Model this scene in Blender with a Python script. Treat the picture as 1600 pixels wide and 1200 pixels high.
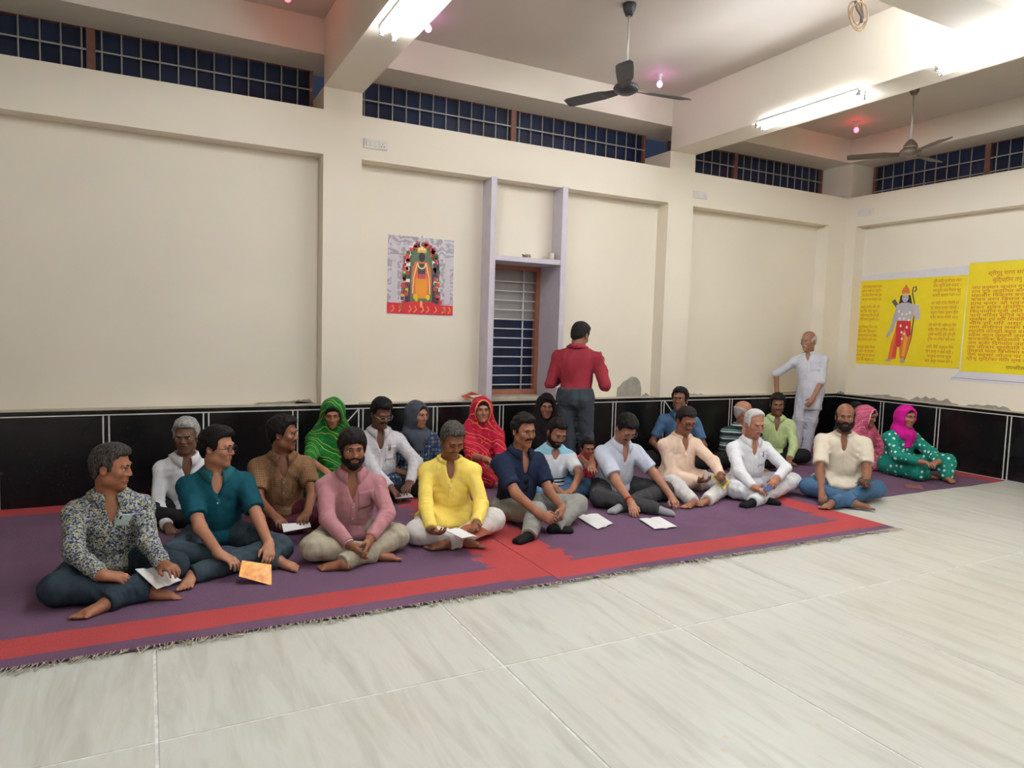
import bpy, bmesh, math, random
import numpy as np
from mathutils import Vector, Matrix
from mathutils.bvhtree import BVHTree

# ------------------------------------------------------------------ clear
for o in list(bpy.data.objects): bpy.data.objects.remove(o, do_unlink=True)
scn = bpy.context.scene
COL = scn.collection

# ------------------------------------------------------------------ camera (solved from the room's own edges)
CF = 1093.5464
CYAW, CPITCH, CROLL = 0.4818, 0.0765, 0.0296
CPOS = np.array([0.0, -6.9756, 1.6])
_F = np.array([math.sin(CYAW)*math.cos(CPITCH), math.cos(CYAW)*math.cos(CPITCH), -math.sin(CPITCH)])
_R0 = np.array([math.cos(CYAW), -math.sin(CYAW), 0.0]); _U0 = np.cross(_R0, _F)
_R = math.cos(CROLL)*_R0 + math.sin(CROLL)*_U0
_U = -math.sin(CROLL)*_R0 + math.cos(CROLL)*_U0
cam_data = bpy.data.cameras.new('camera')
cam_data.sensor_width = 36.0; cam_data.lens = CF*36.0/1600.0
cam_data.clip_start = 0.05; cam_data.clip_end = 200
cam = bpy.data.objects.new('camera', cam_data); COL.objects.link(cam)
M = Matrix.Identity(4)
for i in range(3):
    M[i][0] = _R[i]; M[i][1] = _U[i]; M[i][2] = -_F[i]; M[i][3] = CPOS[i]
cam.matrix_world = M
scn.camera = cam

# ------------------------------------------------------------------ world (night outside), exposure
world = bpy.data.worlds.new('night_world'); scn.world = world; world.use_nodes = True
bg = world.node_tree.nodes['Background']
bg.inputs[0].default_value = (0.045, 0.06, 0.11, 1); bg.inputs[1].default_value = 0.25
scn.view_settings.view_transform = 'Standard'; scn.view_settings.look = 'None'
scn.view_settings.gamma = 1.0; scn.view_settings.use_curve_mapping = False
scn.view_settings.exposure = 1.08
TUBE_STRENGTH = 62.0

# ------------------------------------------------------------------ pixel helpers (photo taken as 1600 x 1200)
def ray(u, v): return _F + _R*(u-800.0)/CF - _U*(v-600.0)/CF
def at_z(u, v, z=0.0): d = ray(u, v); return CPOS + d*(z-CPOS[2])/d[2]
def at_y(u, v, y): d = ray(u, v); return CPOS + d*(y-CPOS[1])/d[1]
def at_x(u, v, x): d = ray(u, v); return CPOS + d*(x-CPOS[0])/d[0]
def at_plane(u, v, p, n): d = ray(u, v); return CPOS + d*(np.dot(np.asarray(p)-CPOS, n)/np.dot(d, n))
def at_len(u, v, s, L, far=False):
    """point on the pixel's ray at distance L from joint s (nearest point if out of reach)"""
    d = ray(u, v); d = d/np.linalg.norm(d); w = CPOS-s
    b = np.dot(w, d); c = np.dot(w, w)-L*L; q = b*b-c
    if q < 0:
        pnt = CPOS + d*(-b); v_ = pnt-s
        return s + v_/np.linalg.norm(v_)*min(np.linalg.norm(v_), L*1.12)
    return CPOS + d*(-b + (math.sqrt(q) if far else -math.sqrt(q)))

# ------------------------------------------------------------------ object helpers
def put(name, mesh, mat=None, parent=None):
    o = bpy.data.objects.new(name, mesh); COL.objects.link(o)
    if mat is not None:
        if len(mesh.materials) == 0: mesh.materials.append(mat)
    if parent is not None: o.parent = parent
    return o
def empty(name, loc=(0, 0, 0), rz=0.0):
    o = bpy.data.objects.new(name, None); COL.objects.link(o)
    o.location = [float(a) for a in loc]; o.rotation_euler = (0, 0, rz); o.empty_display_size = 0.1
    return o
def tag(o, label=None, cat=None, group=None, kind=None):
    if label: o['label'] = label
    if cat: o['category'] = cat
    if group: o['group'] = group
    if kind: o['kind'] = kind
    return o
def struct(o, label=None, cat=None):
    o['kind'] = 'structure'
    if label: o['label'] = label
    if cat: o['category'] = cat
    return o

class MB:
    """collects simple shapes into one mesh"""
    def __init__(s): s.v = []; s.f = []; s.smooth = []
    def quad_mesh(s, vs, fs, smooth=False):
        n = len(s.v); s.v += [tuple(float(c) for c in p) for p in vs]
        s.f += [tuple(i+n for i in f) for f in fs]; s.smooth += [smooth]*len(fs); return s
    def box(s, a, b):
        x0, y0, z0 = a; x1, y1, z1 = b
        x0, x1 = min(x0, x1), max(x0, x1); y0, y1 = min(y0, y1), max(y0, y1); z0, z1 = min(z0, z1), max(z0, z1)
        return s.quad_mesh([(x0,y0,z0),(x1,y0,z0),(x1,y1,z0),(x0,y1,z0),(x0,y0,z1),(x1,y0,z1),(x1,y1,z1),(x0,y1,z1)],
            [(0,3,2,1),(4,5,6,7),(0,1,5,4),(1,2,6,5),(2,3,7,6),(3,0,4,7)])
    def tube(s, pts, rad, n=10, closed=False, cap=True, flat=1.0, up=None):
        pts = [np.array(p, float) for p in pts]; m = len(pts)
        rr = rad if hasattr(rad, '__len__') else [rad]*m
        vs = []; prev = None
        for i in range(m):
            if closed: t = pts[(i+1) % m]-pts[i-1]
            else: t = pts[min(i+1, m-1)]-pts[max(i-1, 0)]
            t = t/(np.linalg.norm(t)+1e-12)
            if prev is None:
                a = np.array(up, float) if up is not None else (np.array([0, 0, 1.0]) if abs(t[2]) < .9 else np.array([1.0, 0, 0]))
            else: a = prev
            a = a-t*np.dot(a, t); a = a/(np.linalg.norm(a)+1e-12); prev = a
            b = np.cross(t, a)
            for k in range(n):
                an = 2*math.pi*k/n
                vs.append(pts[i]+(a*math.cos(an)*flat+b*math.sin(an))*rr[i])
        fs = []
        for i in range(m if closed else m-1):
            j = (i+1) % m
            for k in range(n): fs.append((i*n+k, i*n+(k+1) % n, j*n+(k+1) % n, j*n+k))
        if cap and not closed:
            fs.append(tuple(reversed(range(n)))); fs.append(tuple((m-1)*n+k for k in range(n)))
        return s.quad_mesh(vs, fs, True)
    def lathe(s, prof, c=(0, 0, 0), n=20, axis='z'):
        vs = []; m = len(prof)
        for r, z in prof:
            for k in range(n):
                a = 2*math.pi*k/n
                p = (r*math.cos(a), r*math.sin(a), z)
                if axis == 'x': p = (p[2], p[0], p[1])
                if axis == 'y': p = (p[0], p[2], p[1])
                vs.append((p[0]+c[0], p[1]+c[1], p[2]+c[2]))
        fs = [(i*n+k, i*n+(k+1) % n, (i+1)*n+(k+1) % n, (i+1)*n+k) for i in range(m-1) for k in range(n)]
        fs.append(tuple(reversed(range(n)))); fs.append(tuple((m-1)*n+k for k in range(n)))
        return s.quad_mesh(vs, fs, True)
    def sphere(s, c, r, nu=12, nv=8, rot=None):
        r = np.array(r if hasattr(r, '__len__') else [r]*3, float); vs = []; fs = []
        for j in range(nv+1):
            th = math.pi*j/nv
            for k in range(nu):
                ph = 2*math.pi*k/nu
                p = np.array([math.sin(th)*math.cos(ph), math.sin(th)*math.sin(ph), math.cos(th)])*r
                if rot is not None: p = rot@p
                vs.append(np.array(c)+p)
        for j in range(nv):
            for k in range(nu): fs.append((j*nu+k, (j+1)*nu+k, (j+1)*nu+(k+1) % nu, j*nu+(k+1) % nu))
        return s.quad_mesh(vs, fs, True)
    def mesh(s, name, bevel=0.0):
        me = bpy.data.meshes.new(name); me.from_pydata(s.v, [], s.f)
        me.polygons.foreach_set('use_smooth', s.smooth)
        bm = bmesh.new(); bm.from_mesh(me)
        if bevel > 0:
            bmesh.ops.bevel(bm, geom=[e for e in bm.edges], offset=bevel, segments=1, affect='EDGES', clamp_overlap=True)
        bmesh.ops.recalc_face_normals(bm, faces=bm.faces)
        bm.to_mesh(me); bm.free(); me.update(); return me
    def build(s, name, mat, parent=None, bevel=0.0):
        return put(name, s.mesh(name, bevel), mat, parent)

# ------------------------------------------------------------------ materials
def lin(c):
    def g(x):
        x /= 255.0
        return x/12.92 if x <= .04045 else ((x+.055)/1.055)**2.4
    return (g(c[0]), g(c[1]), g(c[2]), 1.0)
_mc = {}
def new_mat(name):
    m = bpy.data.materials.new(name); m.use_nodes = True
    nt = m.node_tree; b = nt.nodes['Principled BSDF']
    return m, nt, b
def nd(nt, t, **kw):
    n = nt.nodes.new(t)
    for k, v in kw.items():
        if k in ('operation', 'blend_type', 'feature', 'distance', 'data_type', 'wave_type', 'bands_direction', 'wave_profile', 'interpolation_type'): setattr(n, k, v)
        else: n.inputs[k].default_value = v
    return n
def coords(nt, scale=(1, 1, 1), rot=(0, 0, 0), loc=(0, 0, 0)):
    tc = nt.nodes.new('ShaderNodeTexCoord'); mp = nt.nodes.new('ShaderNodeMapping')
    mp.inputs['Scale'].default_value = scale; mp.inputs['Rotation'].default_value = rot; mp.inputs['Location'].default_value = loc
    nt.links.new(tc.outputs['Object'], mp.inputs['Vector']); return mp.outputs[0]
def ramp(nt, fac, stops, mode='LINEAR'):
    r = nt.nodes.new('ShaderNodeValToRGB'); r.color_ramp.interpolation = mode
    e = r.color_ramp.elements
    while len(e) > 1: e.remove(e[-1])
    e[0].position = stops[0][0]; e[0].color = stops[0][1]
    for p, c in stops[1:]:
        k = e.new(p); k.color = c
    nt.links.new(fac, r.inputs[0]); return r.outputs[0]
def mixc(nt, fac, a, b, mode='MIX'):
    m = nt.nodes.new('ShaderNodeMix'); m.data_type = 'RGBA'; m.blend_type = mode
    for s, x in ((0, fac), (6, a), (7, b)):
        if isinstance(x, (int, float)): m.inputs[s].default_value = x
        elif isinstance(x, tuple): m.inputs[s].default_value = x
        else: nt.links.new(x, m.inputs[s])
    return m.outputs[2]
def mathn(nt, op, a, b=None, c=None):
    m = nt.nodes.new('ShaderNodeMath'); m.operation = op
    for s, x in enumerate((a, b, c)):
        if x is None: continue
        if isinstance(x, (int, float)): m.inputs[s].default_value = x
        else: nt.links.new(x, m.inputs[s])
    return m.outputs[0]
def bump(nt, b, h, strength=.3, dist=.01):
    n = nt.nodes.new('ShaderNodeBump'); n.inputs['Strength'].default_value = strength; n.inputs['Distance'].default_value = dist
    nt.links.new(h, n.inputs['Height']); nt.links.new(n.outputs[0], b.inputs['Normal'])
def plain(name, rgb, rough=.6, metal=0.0, var=.06, scale=8.0, bmp=0.0):
    """painted or dyed surface: base colour with a slight procedural mottling"""
    if name in _mc: return _mc[name]
    m, nt, b = new_mat(name); c = lin(rgb)
    no = nd(nt, 'ShaderNodeTexNoise', Scale=scale, Detail=4.0)
    nt.links.new(coords(nt), no.inputs['Vector'])
    d = tuple(x*(1-var) for x in c[:3])+(1,); l = tuple(min(1, x*(1+var)) for x in c[:3])+(1,)
    nt.links.new(ramp(nt, no.outputs[0], [(.3, d), (.7, l)]), b.inputs['Base Color'])
    b.inputs['Roughness'].default_value = rough; b.inputs['Metallic'].default_value = metal
    if bmp: bump(nt, b, no.outputs[0], bmp)
    _mc[name] = m; return m
def emit(name, rgb, strength):
    m, nt, b = new_mat(name)
    b.inputs['Base Color'].default_value = lin(rgb); b.inputs['Emission Color'].default_value = lin(rgb)
    b.inputs['Emission Strength'].default_value = strength; return m
# ================================================================== THE ROOM
XR, X1, X2, X3, X4 = 9.0854, 1.5247, 1.8995, 5.7669, 6.1686
ZS, ZL, ZD, ZB, ZC, ZH = 3.6614, 3.2402, 0.8064, 3.8749, 4.4953, 4.165
X0A, X0B = -2.73, -2.35             # pier left of the frame
XL, YB = -7.0, -12.0                # far left wall and wall behind the camera
PD, WD = 0.20, 0.52                 # panel recess, window plane depth
TH = 0.62

def wall_paint(name, rgb):
    m, nt, b = new_mat(name); c = lin(rgb)
    v = coords(nt)
    n1 = nd(nt, 'ShaderNodeTexNoise', Scale=.7, Detail=3.0); nt.links.new(v, n1.inputs['Vector'])
    n2 = nd(nt, 'ShaderNodeTexNoise', Scale=9.0, Detail=6.0, Roughness=.7); nt.links.new(v, n2.inputs['Vector'])
    base = ramp(nt, n1.outputs[0], [(.3, tuple(x*.95 for x in c[:3])+(1,)), (.7, tuple(min(1, x*1.03) for x in c[:3])+(1,))])
    # scattered chips in the paint
    vo = nd(nt, 'ShaderNodeTexVoronoi', Scale=1.6); nt.links.new(v, vo.inputs['Vector'])
    chip = ramp(nt, vo.outputs['Distance'], [(0.0, (1, 1, 1, 1)), (.016, (1, 1, 1, 1)), (.02, (0, 0, 0, 1))])
    fac = mathn(nt, 'MULTIPLY', chip, .55)
    nt.links.new(mixc(nt, fac, base, lin((120, 108, 92))), b.inputs['Base Color'])
    b.inputs['Roughness'].default_value = .62
    bump(nt, b, n2.outputs[0], .08, .01); return m
M_WALL = wall_paint('cream_wall_paint', (238, 229, 211))
M_CEIL = wall_paint('ceiling_paint', (208, 198, 188))
M_BEAM = wall_paint('beam_paint', (238, 230, 215))
M_LAV = plain('lavender_paint', (206, 198, 208), .5, var=.05)
M_CEMENT = plain('grey_cement', (156, 151, 140), .9, var=.14, scale=14, bmp=.15)
M_LEDGE = plain('ledge_stone', (182, 173, 156), .7, var=.16, scale=10, bmp=.1)
M_BROWN = plain('brown_frame', (124, 84, 74), .6, var=.15, scale=12)
M_BAR = plain('grille_steel', (168, 166, 160), .5, .2, var=.1, scale=20)
M_WBAR = plain('white_grille', (225, 225, 228), .4, var=.04)
M_SLAT = plain('reveal_boards', (206, 200, 194), .6, var=.06)

def M_granite():
    m, nt, b = new_mat('black_granite'); v = coords(nt)
    n = nd(nt, 'ShaderNodeTexNoise', Scale=60.0, Detail=5.0, Roughness=.7); nt.links.new(v, n.inputs['Vector'])
    n2 = nd(nt, 'ShaderNodeTexNoise', Scale=2.2, Detail=3.0); nt.links.new(v, n2.inputs['Vector'])
    c1 = ramp(nt, n.outputs[0], [(.35, (.0025, .0025, .003, 1)), (.6, (.006, .006, .007, 1)), (.8, (.028, .029, .03, 1))])
    nt.links.new(mixc(nt, mathn(nt, 'MULTIPLY', n2.outputs[0], .25), c1, (.012, .013, .014, 1)), b.inputs['Base Color'])
    rr = ramp(nt, n2.outputs[0], [(.3, (.16, .16, .16, 1)), (.7, (.32, .32, .32, 1))])
    nt.links.new(rr, b.inputs['Roughness']); b.inputs['Specular IOR Level'].default_value = .42
    return m
M_GRAN = M_granite()
M_STRIPE = plain('white_marble_strip', (214, 212, 206), .4, var=.06, scale=20)

def M_glass():
    m, nt, b = new_mat('night_window_glass'); v = coords(nt)
    n = nd(nt, 'ShaderNodeTexNoise', Scale=3.0, Detail=2.0); nt.links.new(v, n.inputs['Vector'])
    nt.links.new(ramp(nt, n.outputs[0], [(.35, lin((34, 40, 62))), (.65, lin((44, 56, 84)))]), b.inputs['Base Color'])
    b.inputs['Roughness'].default_value = .22; b.inputs['Specular IOR Level'].default_value = .3
    return m
M_GLASS = M_glass()

def M_marble():
    m, nt, b = new_mat('pale_marble_slab')
    tc = nt.nodes.new('ShaderNodeTexCoord'); oi = nt.nodes.new('ShaderNodeObjectInfo')
    # each slab shifts the veins by its own random number
    add = nt.nodes.new('ShaderNodeVectorMath'); add.operation = 'ADD'
    sc = nt.nodes.new('ShaderNodeVectorMath'); sc.operation = 'SCALE'; sc.inputs[0].default_value = (37, 19, 11)
    nt.links.new(oi.outputs['Random'], sc.inputs['Scale']); nt.links.new(tc.outputs['Object'], add.inputs[0]); nt.links.new(sc.outputs[0], add.inputs[1])
    mp = nt.nodes.new('ShaderNodeMapping'); mp.inputs['Rotation'].default_value = (0, 0, .22); mp.inputs['Scale'].default_value = (4.5, .55, 1)
    nt.links.new(add.outputs[0], mp.inputs['Vector'])
    n1 = nd(nt, 'ShaderNodeTexNoise', Scale=2.2, Detail=7.0, Roughness=.6, Distortion=.5); nt.links.new(mp.outputs[0], n1.inputs['Vector'])
    n2 = nd(nt, 'ShaderNodeTexNoise', Scale=1.3, Detail=4.0); nt.links.new(add.outputs[0], n2.inputs['Vector'])
    vein = ramp(nt, n1.outputs[0], [(.28, lin((188, 186, 176))), (.44, lin((202, 202, 194))), (.54, lin((212, 212, 205))), (.74, lin((200, 199, 190)))])
    warm = ramp(nt, n2.outputs[0], [(.3, (0, 0, 0, 1)), (.85, (1, 1, 1, 1))])
    col = mixc(nt, mathn(nt, 'MULTIPLY', warm, .35), vein, lin((200, 192, 172)))
    # little yellowish specks of dropped petals and paint
    vo = nd(nt, 'ShaderNodeTexVoronoi', Scale=3.4); nt.links.new(add.outputs[0], vo.inputs['Vector'])
    sp = ramp(nt, vo.outputs['Distance'], [(0, (1, 1, 1, 1)), (.045, (1, 1, 1, 1)), (.055, (0, 0, 0, 1))])
    col = mixc(nt, mathn(nt, 'MULTIPLY', sp, .35), col, lin((206, 182, 120)))
    nt.links.new(col, b.inputs['Base Color'])
    b.inputs['Roughness'].default_value = .3
    b.inputs['Specular IOR Level'].default_value = .35
    return m
M_MARBLE = M_marble()
M_GROUT = plain('white_joint_filler', (226, 225, 220), .7, var=.2, scale=25, bmp=.2)

# ---- floor: joint bed plus marble slabs, one object each
fl = MB().box((XL, YB, -.12), (XR+.3, .3, -.004)).build('floor', M_GROUT)
struct(fl, 'pale marble floor with white filled joints in front of the carpets', 'floor')
fx = [XL, -5.4, -4.3, -3.2, -2.1, -1.06, .02, 1.5, 2.58, 3.66, 4.78, 5.9, 7.0, 8.05, XR+.05]
fy = [YB, -10.4, -8.3, -6.2, -4.11, -2.0, .03]
rnd = random.Random(5)
for i in range(len(fx)-1):
    for j in range(len(fy)-1):
        g = .0065
        cx, cy = (fx[i]+fx[i+1])/2, (fy[j]+fy[j+1])/2
        hx, hy = (fx[i+1]-fx[i])/2-g, (fy[j+1]-fy[j])/2-g
        mb = MB().box((-hx, -hy, -.03), (hx, hy, 0))
        s = mb.build('slab', M_MARBLE, fl, bevel=.0015); s.location = (cx, cy, -.0005*rnd.random())

# ---- back wall: lintel band, recessed panels, piers, upper beam
def wall_box(name, parts, mat=M_WALL, label=None):
    mb = MB()
    for a, b in parts: mb.box(a, b)
    return struct(mb.build(name, mat), label, 'wall' if label else None)
bays = [(-6.6, X0A), (X0B, X1), (X2, X3), (X4, 8.72)]
NX0, NX1 = 3.32, 4.295              # window niche with its fins
back = wall_box('wall_back', [((XL, 0, ZL), (XR, TH, ZS)),                                   # lintel band
    ((X0A, 0, 0), (X0B, TH, ZL)), ((X1, 0, 0), (X2, TH, ZL)), ((X3, 0, 0), (X4, TH, ZL)), ((8.72, 0, 0), (XR+.1, TH, ZL)),
    ((X0A, 0, ZS), (X0B, TH, ZB)), ((X1, 0, ZS), (X2, TH, ZB)), ((X3, 0, ZS), (X4, TH, ZB)), ((XR+.06, 0, ZS), (XR+TH, TH, ZC)),
    ((XL, 0, 0), (bays[0][0], TH, ZL)),
    ((bays[0][0], PD, 0), (X0A, TH, ZL)), ((X0B, PD, 0), (X1, TH, ZL)),
    ((X2, PD, 0), (NX0+.03, TH, ZL)), ((NX1-.03, PD, 0), (X3, TH, ZL)), ((NX0+.03, PD, 2.40), (NX1-.03, TH, ZL)), ((NX0+.03, PD, 0), (NX1-.03, TH, .83)),
    ((X4, PD, 0), (8.72, TH, ZL))], label='cream back wall with recessed panels between piers')
wall_box('wall_upper', [((XL, 0, ZH), (XR+.06, TH, ZC))], M_BEAM, 'cream beam band above the high back windows')
rb0, rb1 = -3.74, -4.10
right = wall_box('wall_right', [((XR, 0, ZL), (XR+TH, YB, ZS)), ((XR, 0, 0), (XR+TH, -.16, ZL)),
    ((XR+PD, -.16, 0), (XR+TH, rb0, ZL)), ((XR, rb0, 0), (XR+TH, rb1, ZC)), ((XR+PD, rb1, 0), (XR+TH, YB, ZL)),
    ((XR, rb1, ZS), (XR+TH, YB, ZC))], label='cream right wall with a long recessed panel')
wall_box('wall_upper', [((XR, 0, ZH), (XR+TH, rb0, ZC))], M_BEAM, 'cream beam band above the high right windows')
wall_box('wall_left', [((XL-.2, TH, 0), (XL, YB-.2, ZC))])
wall_box('wall_rear', [((XL, YB-.2, 0), (XR+TH, YB, ZC))])
struct(MB().box((XL-.2, YB-.2, ZC), (XR+TH, TH, ZC+.2)).build('ceiling', M_CEIL), 'flat pale ceiling between the beams', 'ceiling')

# ---- beams under the ceiling
def beam(name, a, b, label):
    return struct(MB().box(a, b).build(name, M_BEAM), label, 'beam')
beam('trim_1', (X0A, 0, ZB), (X0B, YB, ZC), 'cream ceiling beam left of the frame')
beam('trim_2', (X1, 0, ZB), (X2, YB, ZC), 'cream ceiling beam running from the left pier towards the camera')
beam('trim_3', (X3, 0, ZB), (X4, YB, ZC), 'cream ceiling beam running from the right pier towards the camera')
for k, (a, b) in enumerate(((X0B, X1), (X2, X3), (X4, XR))):
    beam('trim_%d' % (4+k), (a, rb0, ZB+.008), (b, rb1, ZC), ['cross beam in the left bay', 'cross beam meeting the bright beam face at the top right', 'cross beam in the far right bay'][k])

# ---- ledge and black granite dado with white strips
def dado_run(name, along, lo, hi, joints, pos, label, diag=()):
    """along 'x': back wall (front face y=-0.03); along 'y': right wall (front face x=XR-0.03)"""
    def bx(mb, a0, a1, d0, d1, z0, z1):
        if along == 'x': mb.box((a0, d0, z0), (a1, d1, z1))
        else: mb.box((XR-d0, a0, z0), (XR-d1, a1, z1)) if False else mb.box((XR+d0, a0, z0), (XR+d1, a1, z1))
        return mb
    mb = MB(); bx(mb, lo, hi, -.012, 0.0, 0, ZD-.03)
    root = struct(mb.build(name, M_GRAN), label, 'dado')
    cap = MB(); bx(cap, lo, hi, -.012, PD-.002, ZD-.028, ZD); cap.build('ledge', M_LEDGE, root)
    nose = MB(); bx(nose, lo, hi, -.035, -.0118, ZD-.030, ZD+.0005); nose.build('ledge_nose', M_GRAN, root, bevel=.003)
    e = MB(); bx(e, lo, hi, -.0375, -.0345, ZD-.044, ZD-.034); e.build('edge_strip', M_STRIPE, root)
    js = sorted(joints); edges = [lo]+js+[hi]
    for i in range(len(edges)-1):
        a = edges[i]+(.029 if i > 0 else 0); b = edges[i+1]-(.029 if i < len(edges)-2 else 0)
        g = MB(); bx(g, a, b, -.03, -.011, .0, ZD-.03); g.build('panel', M_GRAN, root, bevel=.001)
    for j in js:
        for s in (-1, 1):
            g = MB(); bx(g, j+s*.022-.006, j+s*.022+.006, -.031, -.011, .0, ZD-.046); g.build('strip', M_STRIPE, root)
        g = MB(); bx(g, j-.016, j+.016, -.029, -.011, .0, ZD-.03); g.build('panel', M_GRAN, root)
    for (a, za, b, zb_) in diag:
        d = np.array([b-a, zb_-za]); d = d/np.linalg.norm(d); nrm = np.array([-d[1], d[0]])*.006
        q = [(a+nrm[0], za+nrm[1]), (a-nrm[0], za-nrm[1]), (b-nrm[0], zb_-nrm[1]), (b+nrm[0], zb_+nrm[1])]
        vs = [(x, -.0315, z) for x, z in q]+[(x, -.02, z) for x, z in q]
        MB().quad_mesh(vs, [(0,1,2,3), (7,6,5,4), (0,4,5,1), (1,5,6,2), (2,6,7,3), (3,7,4,0)]).build('diagonal_strip', M_STRIPE, root)
    return root
dado_run('baseboard_back', 'x', XL, XR-.005, [-2.7, -1.9, -1.11, -.32, .475, 1.27, 1.915, 2.72, 3.51, 4.30, 5.05, 5.80, 6.17, 6.965, 7.78, 8.6], 0,
    'black granite dado with paired white strips along the back wall',
    [(1.885, .755, 1.56, .40), (1.56, .40, 1.885, .05), (5.835, .755, 6.14, .42), (6.14, .42, 5.835, .05)])
dado_run('baseboard_right', 'y', YB, -.04, [-.775, -1.555, -2.40, -3.2, -4.0, -4.8, -5.6, -6.4], 0,
    'black granite dado with paired white strips along the right wall')

# ---- clerestory windows with grilles
def clerestory(n, along, lo, hi, mull, label):
    z0, z1 = ZS-.02, ZH+.03
    root = empty('window_%d' % n, ((lo+hi)/2, WD, z0) if along == 'x' else (XR+WD, (lo+hi)/2, z0)); struct(root, label, 'window')
    L = hi-lo
    def bx(a0, a1, d0, d1, q0, q1):
        mb = MB()
        return mb.box((a0-L/2, d0, q0-z0), (a1-L/2, d1, q1-z0)) if along == 'x' else mb.box((d0, a0-L/2, q0-z0), (d1, a1-L/2, q1-z0))
    W = .035
    for a, b, p, q in ((0, W, z0, z1), (L-W, L, z0, z1), (W, L-W, z1-W, z1), (W, L-W, z0, z0+W)):
        bx(a, b, -.02, .05, p, q).build('frame', M_BROWN, root, bevel=.003)
    cuts = [0]+[m-lo for m in mull]+[L]
    for m in cuts[1:-1]: bx(m-.035, m+.035, -.025, .05, z0, z1).build('mullion', M_BROWN, root, bevel=.003)
    for i in range(len(cuts)-1):
        bx(cuts[i]+.03, cuts[i+1]-.03, .03, .036, z0+.01, z1-.01).build('pane', M_GLASS, root)
    nb = int(round(L/.152)); mv = None
    for i in range(1, nb):
        a = L*i/nb
        if any(abs(a-m) < .06 for m in cuts[1:-1]): continue
        if mv is None: mv = (MB().tube([(0, -.012, 0), (0, -.012, z1-z0)], .0075, 6) if along == 'x' else MB().tube([(-.012, 0, 0), (-.012, 0, z1-z0)], .0075, 6)).mesh('bar')
        b_ = put('bar', mv, M_BAR, root); b_.location = (a-L/2, 0, 0) if along == 'x' else (0, a-L/2, 0)
    for zz in (z0+.16, z0+.335):
        bx(.01, L-.01, -.022, -.008, zz-.007, zz+.007).build('rail', M_BAR, root)
    return root
clerestory(1, 'x', X0B, X1, [-.42], 'barred high window band in the left bay')
clerestory(2, 'x', X2, X3, [3.83], 'barred high window band between the two piers')
clerestory(3, 'x', X4, XR+.05, [7.35], 'barred high window band near the far right corner')
clerestory(4, 'y', rb0, -.02, [-1.62], 'barred high window band on the right wall')
struct(MB().box((XL, WD, ZS), (X0A, TH, ZH)).build('wall_infill', M_WALL))

# ---- window niche: lavender fins, shelf, brown window with white bars
fin = struct(MB().box((NX0, -.016, ZD), (NX0+.07, PD+.1, ZL+.012)).build('trim_7', M_LAV, bevel=.003), 'lavender upright fin left of the barred window', 'fin')
fin2 = struct(MB().box((NX1-.07, -.016, ZD), (NX1, WD+.02, 2.41)).box((NX1-.07, -.016, 2.41), (NX1, PD+.02, ZL+.012)).build('trim_8', M_LAV), 'lavender upright fin right of the barred window', 'fin')
sh = struct(MB().box((NX0+.07, -.008, 2.363), (NX1-.07, WD, 2.42)).build('trim_9', M_LAV, bevel=.003), 'lavender shelf above the barred window', 'shelf')
MB().box((NX0+.03, PD-.02, .80), (NX1-.03, WD, .835)).build('window_sill', M_LEDGE, sh)
wl, wr, wb, wt = NX0+.07, NX1-.07, .835, 2.363
win = struct(empty('window_5', ((wl+wr)/2, .46, wb)), 'tall brown framed window with white horizontal bars', 'window')
def wbx(a0, a1, d0, d1, q0, q1): c = (wl+wr)/2; return MB().box((a0-c, d0-.46, q0-wb), (a1-c, d1-.46, q1-wb))
for a, b, q0, q1 in ((wl, wl+.05, wb, wt), (wr-.05, wr, wb, wt), (wl+.05, wr-.05, wt-.05, wt), (wl+.05, wr-.05, wb, wb+.06)):
    wbx(a, b, .44, .52, q0, q1).build('frame', plain('red_brown_wood', (166, 108, 84), .55, var=.12, scale=10), win, bevel=.003)
wbx(wl+.04, wr-.04, .535, .54, wb+.02, 1.72).build('pane', M_GLASS, win)
wbx(wl+.04, wr-.04, .53, .545, 1.72, wt-.02).build('shutter', plain('pale_shutter', (160, 157, 152), .5, var=.1, scale=5), win)
hb = MB().tube([(wl-(wl+wr)/2+.03, 0, 0), (wr-(wl+wr)/2-.03, 0, 0)], .0075, 8).mesh('grille_bar')
for k in range(12):
    o = put('grille_bar', hb, M_WBAR, win); o.location = (0, .47-.46, .95-wb+k*.1115)
for vx in (3.60, 4.02):
    MB().tube([(vx-(wl+wr)/2, .025, .04), (vx-(wl+wr)/2, .025, wt-wb-.04)], .009, 8).build('grille_post', M_WBAR, win)
MB().box((NX0+.03, TH-.02, .5), (NX1-.03, TH, 2.5)).build('backing', M_GLASS, win).location = (-(wl+wr)/2, -.46, -wb)

# ---- cement patches along the ledge and on the panel
def blob_patch(name, pts, thick, mat, parent, plane='y'):
    """irregular flat patch, slightly proud of the wall"""
    n = len(pts); c = np.mean(pts, axis=0)
    vs = []
    for d, s in ((0, 1.0), (-thick, .95)):
        for q in pts:
            w = c+(np.array(q)-c)*s
            vs.append((w[0], d, w[1]) if plane == 'y' else (d, w[0], w[1]))
    fs = [tuple(range(n, 2*n))]+[(i, (i+1) % n, n+(i+1) % n, n+i) for i in range(n)]
    return MB().quad_mesh(vs, fs).build(name, mat, parent)
def ragged(a0, a1, z0, hmax, n, seed):
    r = random.Random(seed); top = []
    for i in range(n+1):
        t = i/n; top.append((a0+(a1-a0)*t, z0+hmax*(math.sin(math.pi*t)**.5)*(.35+.65*r.random())))
    return [(a0, z0)]+[(a1, z0)]+top[::-1]
r_ = random.Random(3)
pp = [(5.24, .80), (5.63, .80), (5.63, .90), (5.60, 1.0), (5.55, 1.045), (5.47, 1.06), (5.40, 1.02), (5.33, .99), (5.29, .94), (5.25, .92)]
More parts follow.
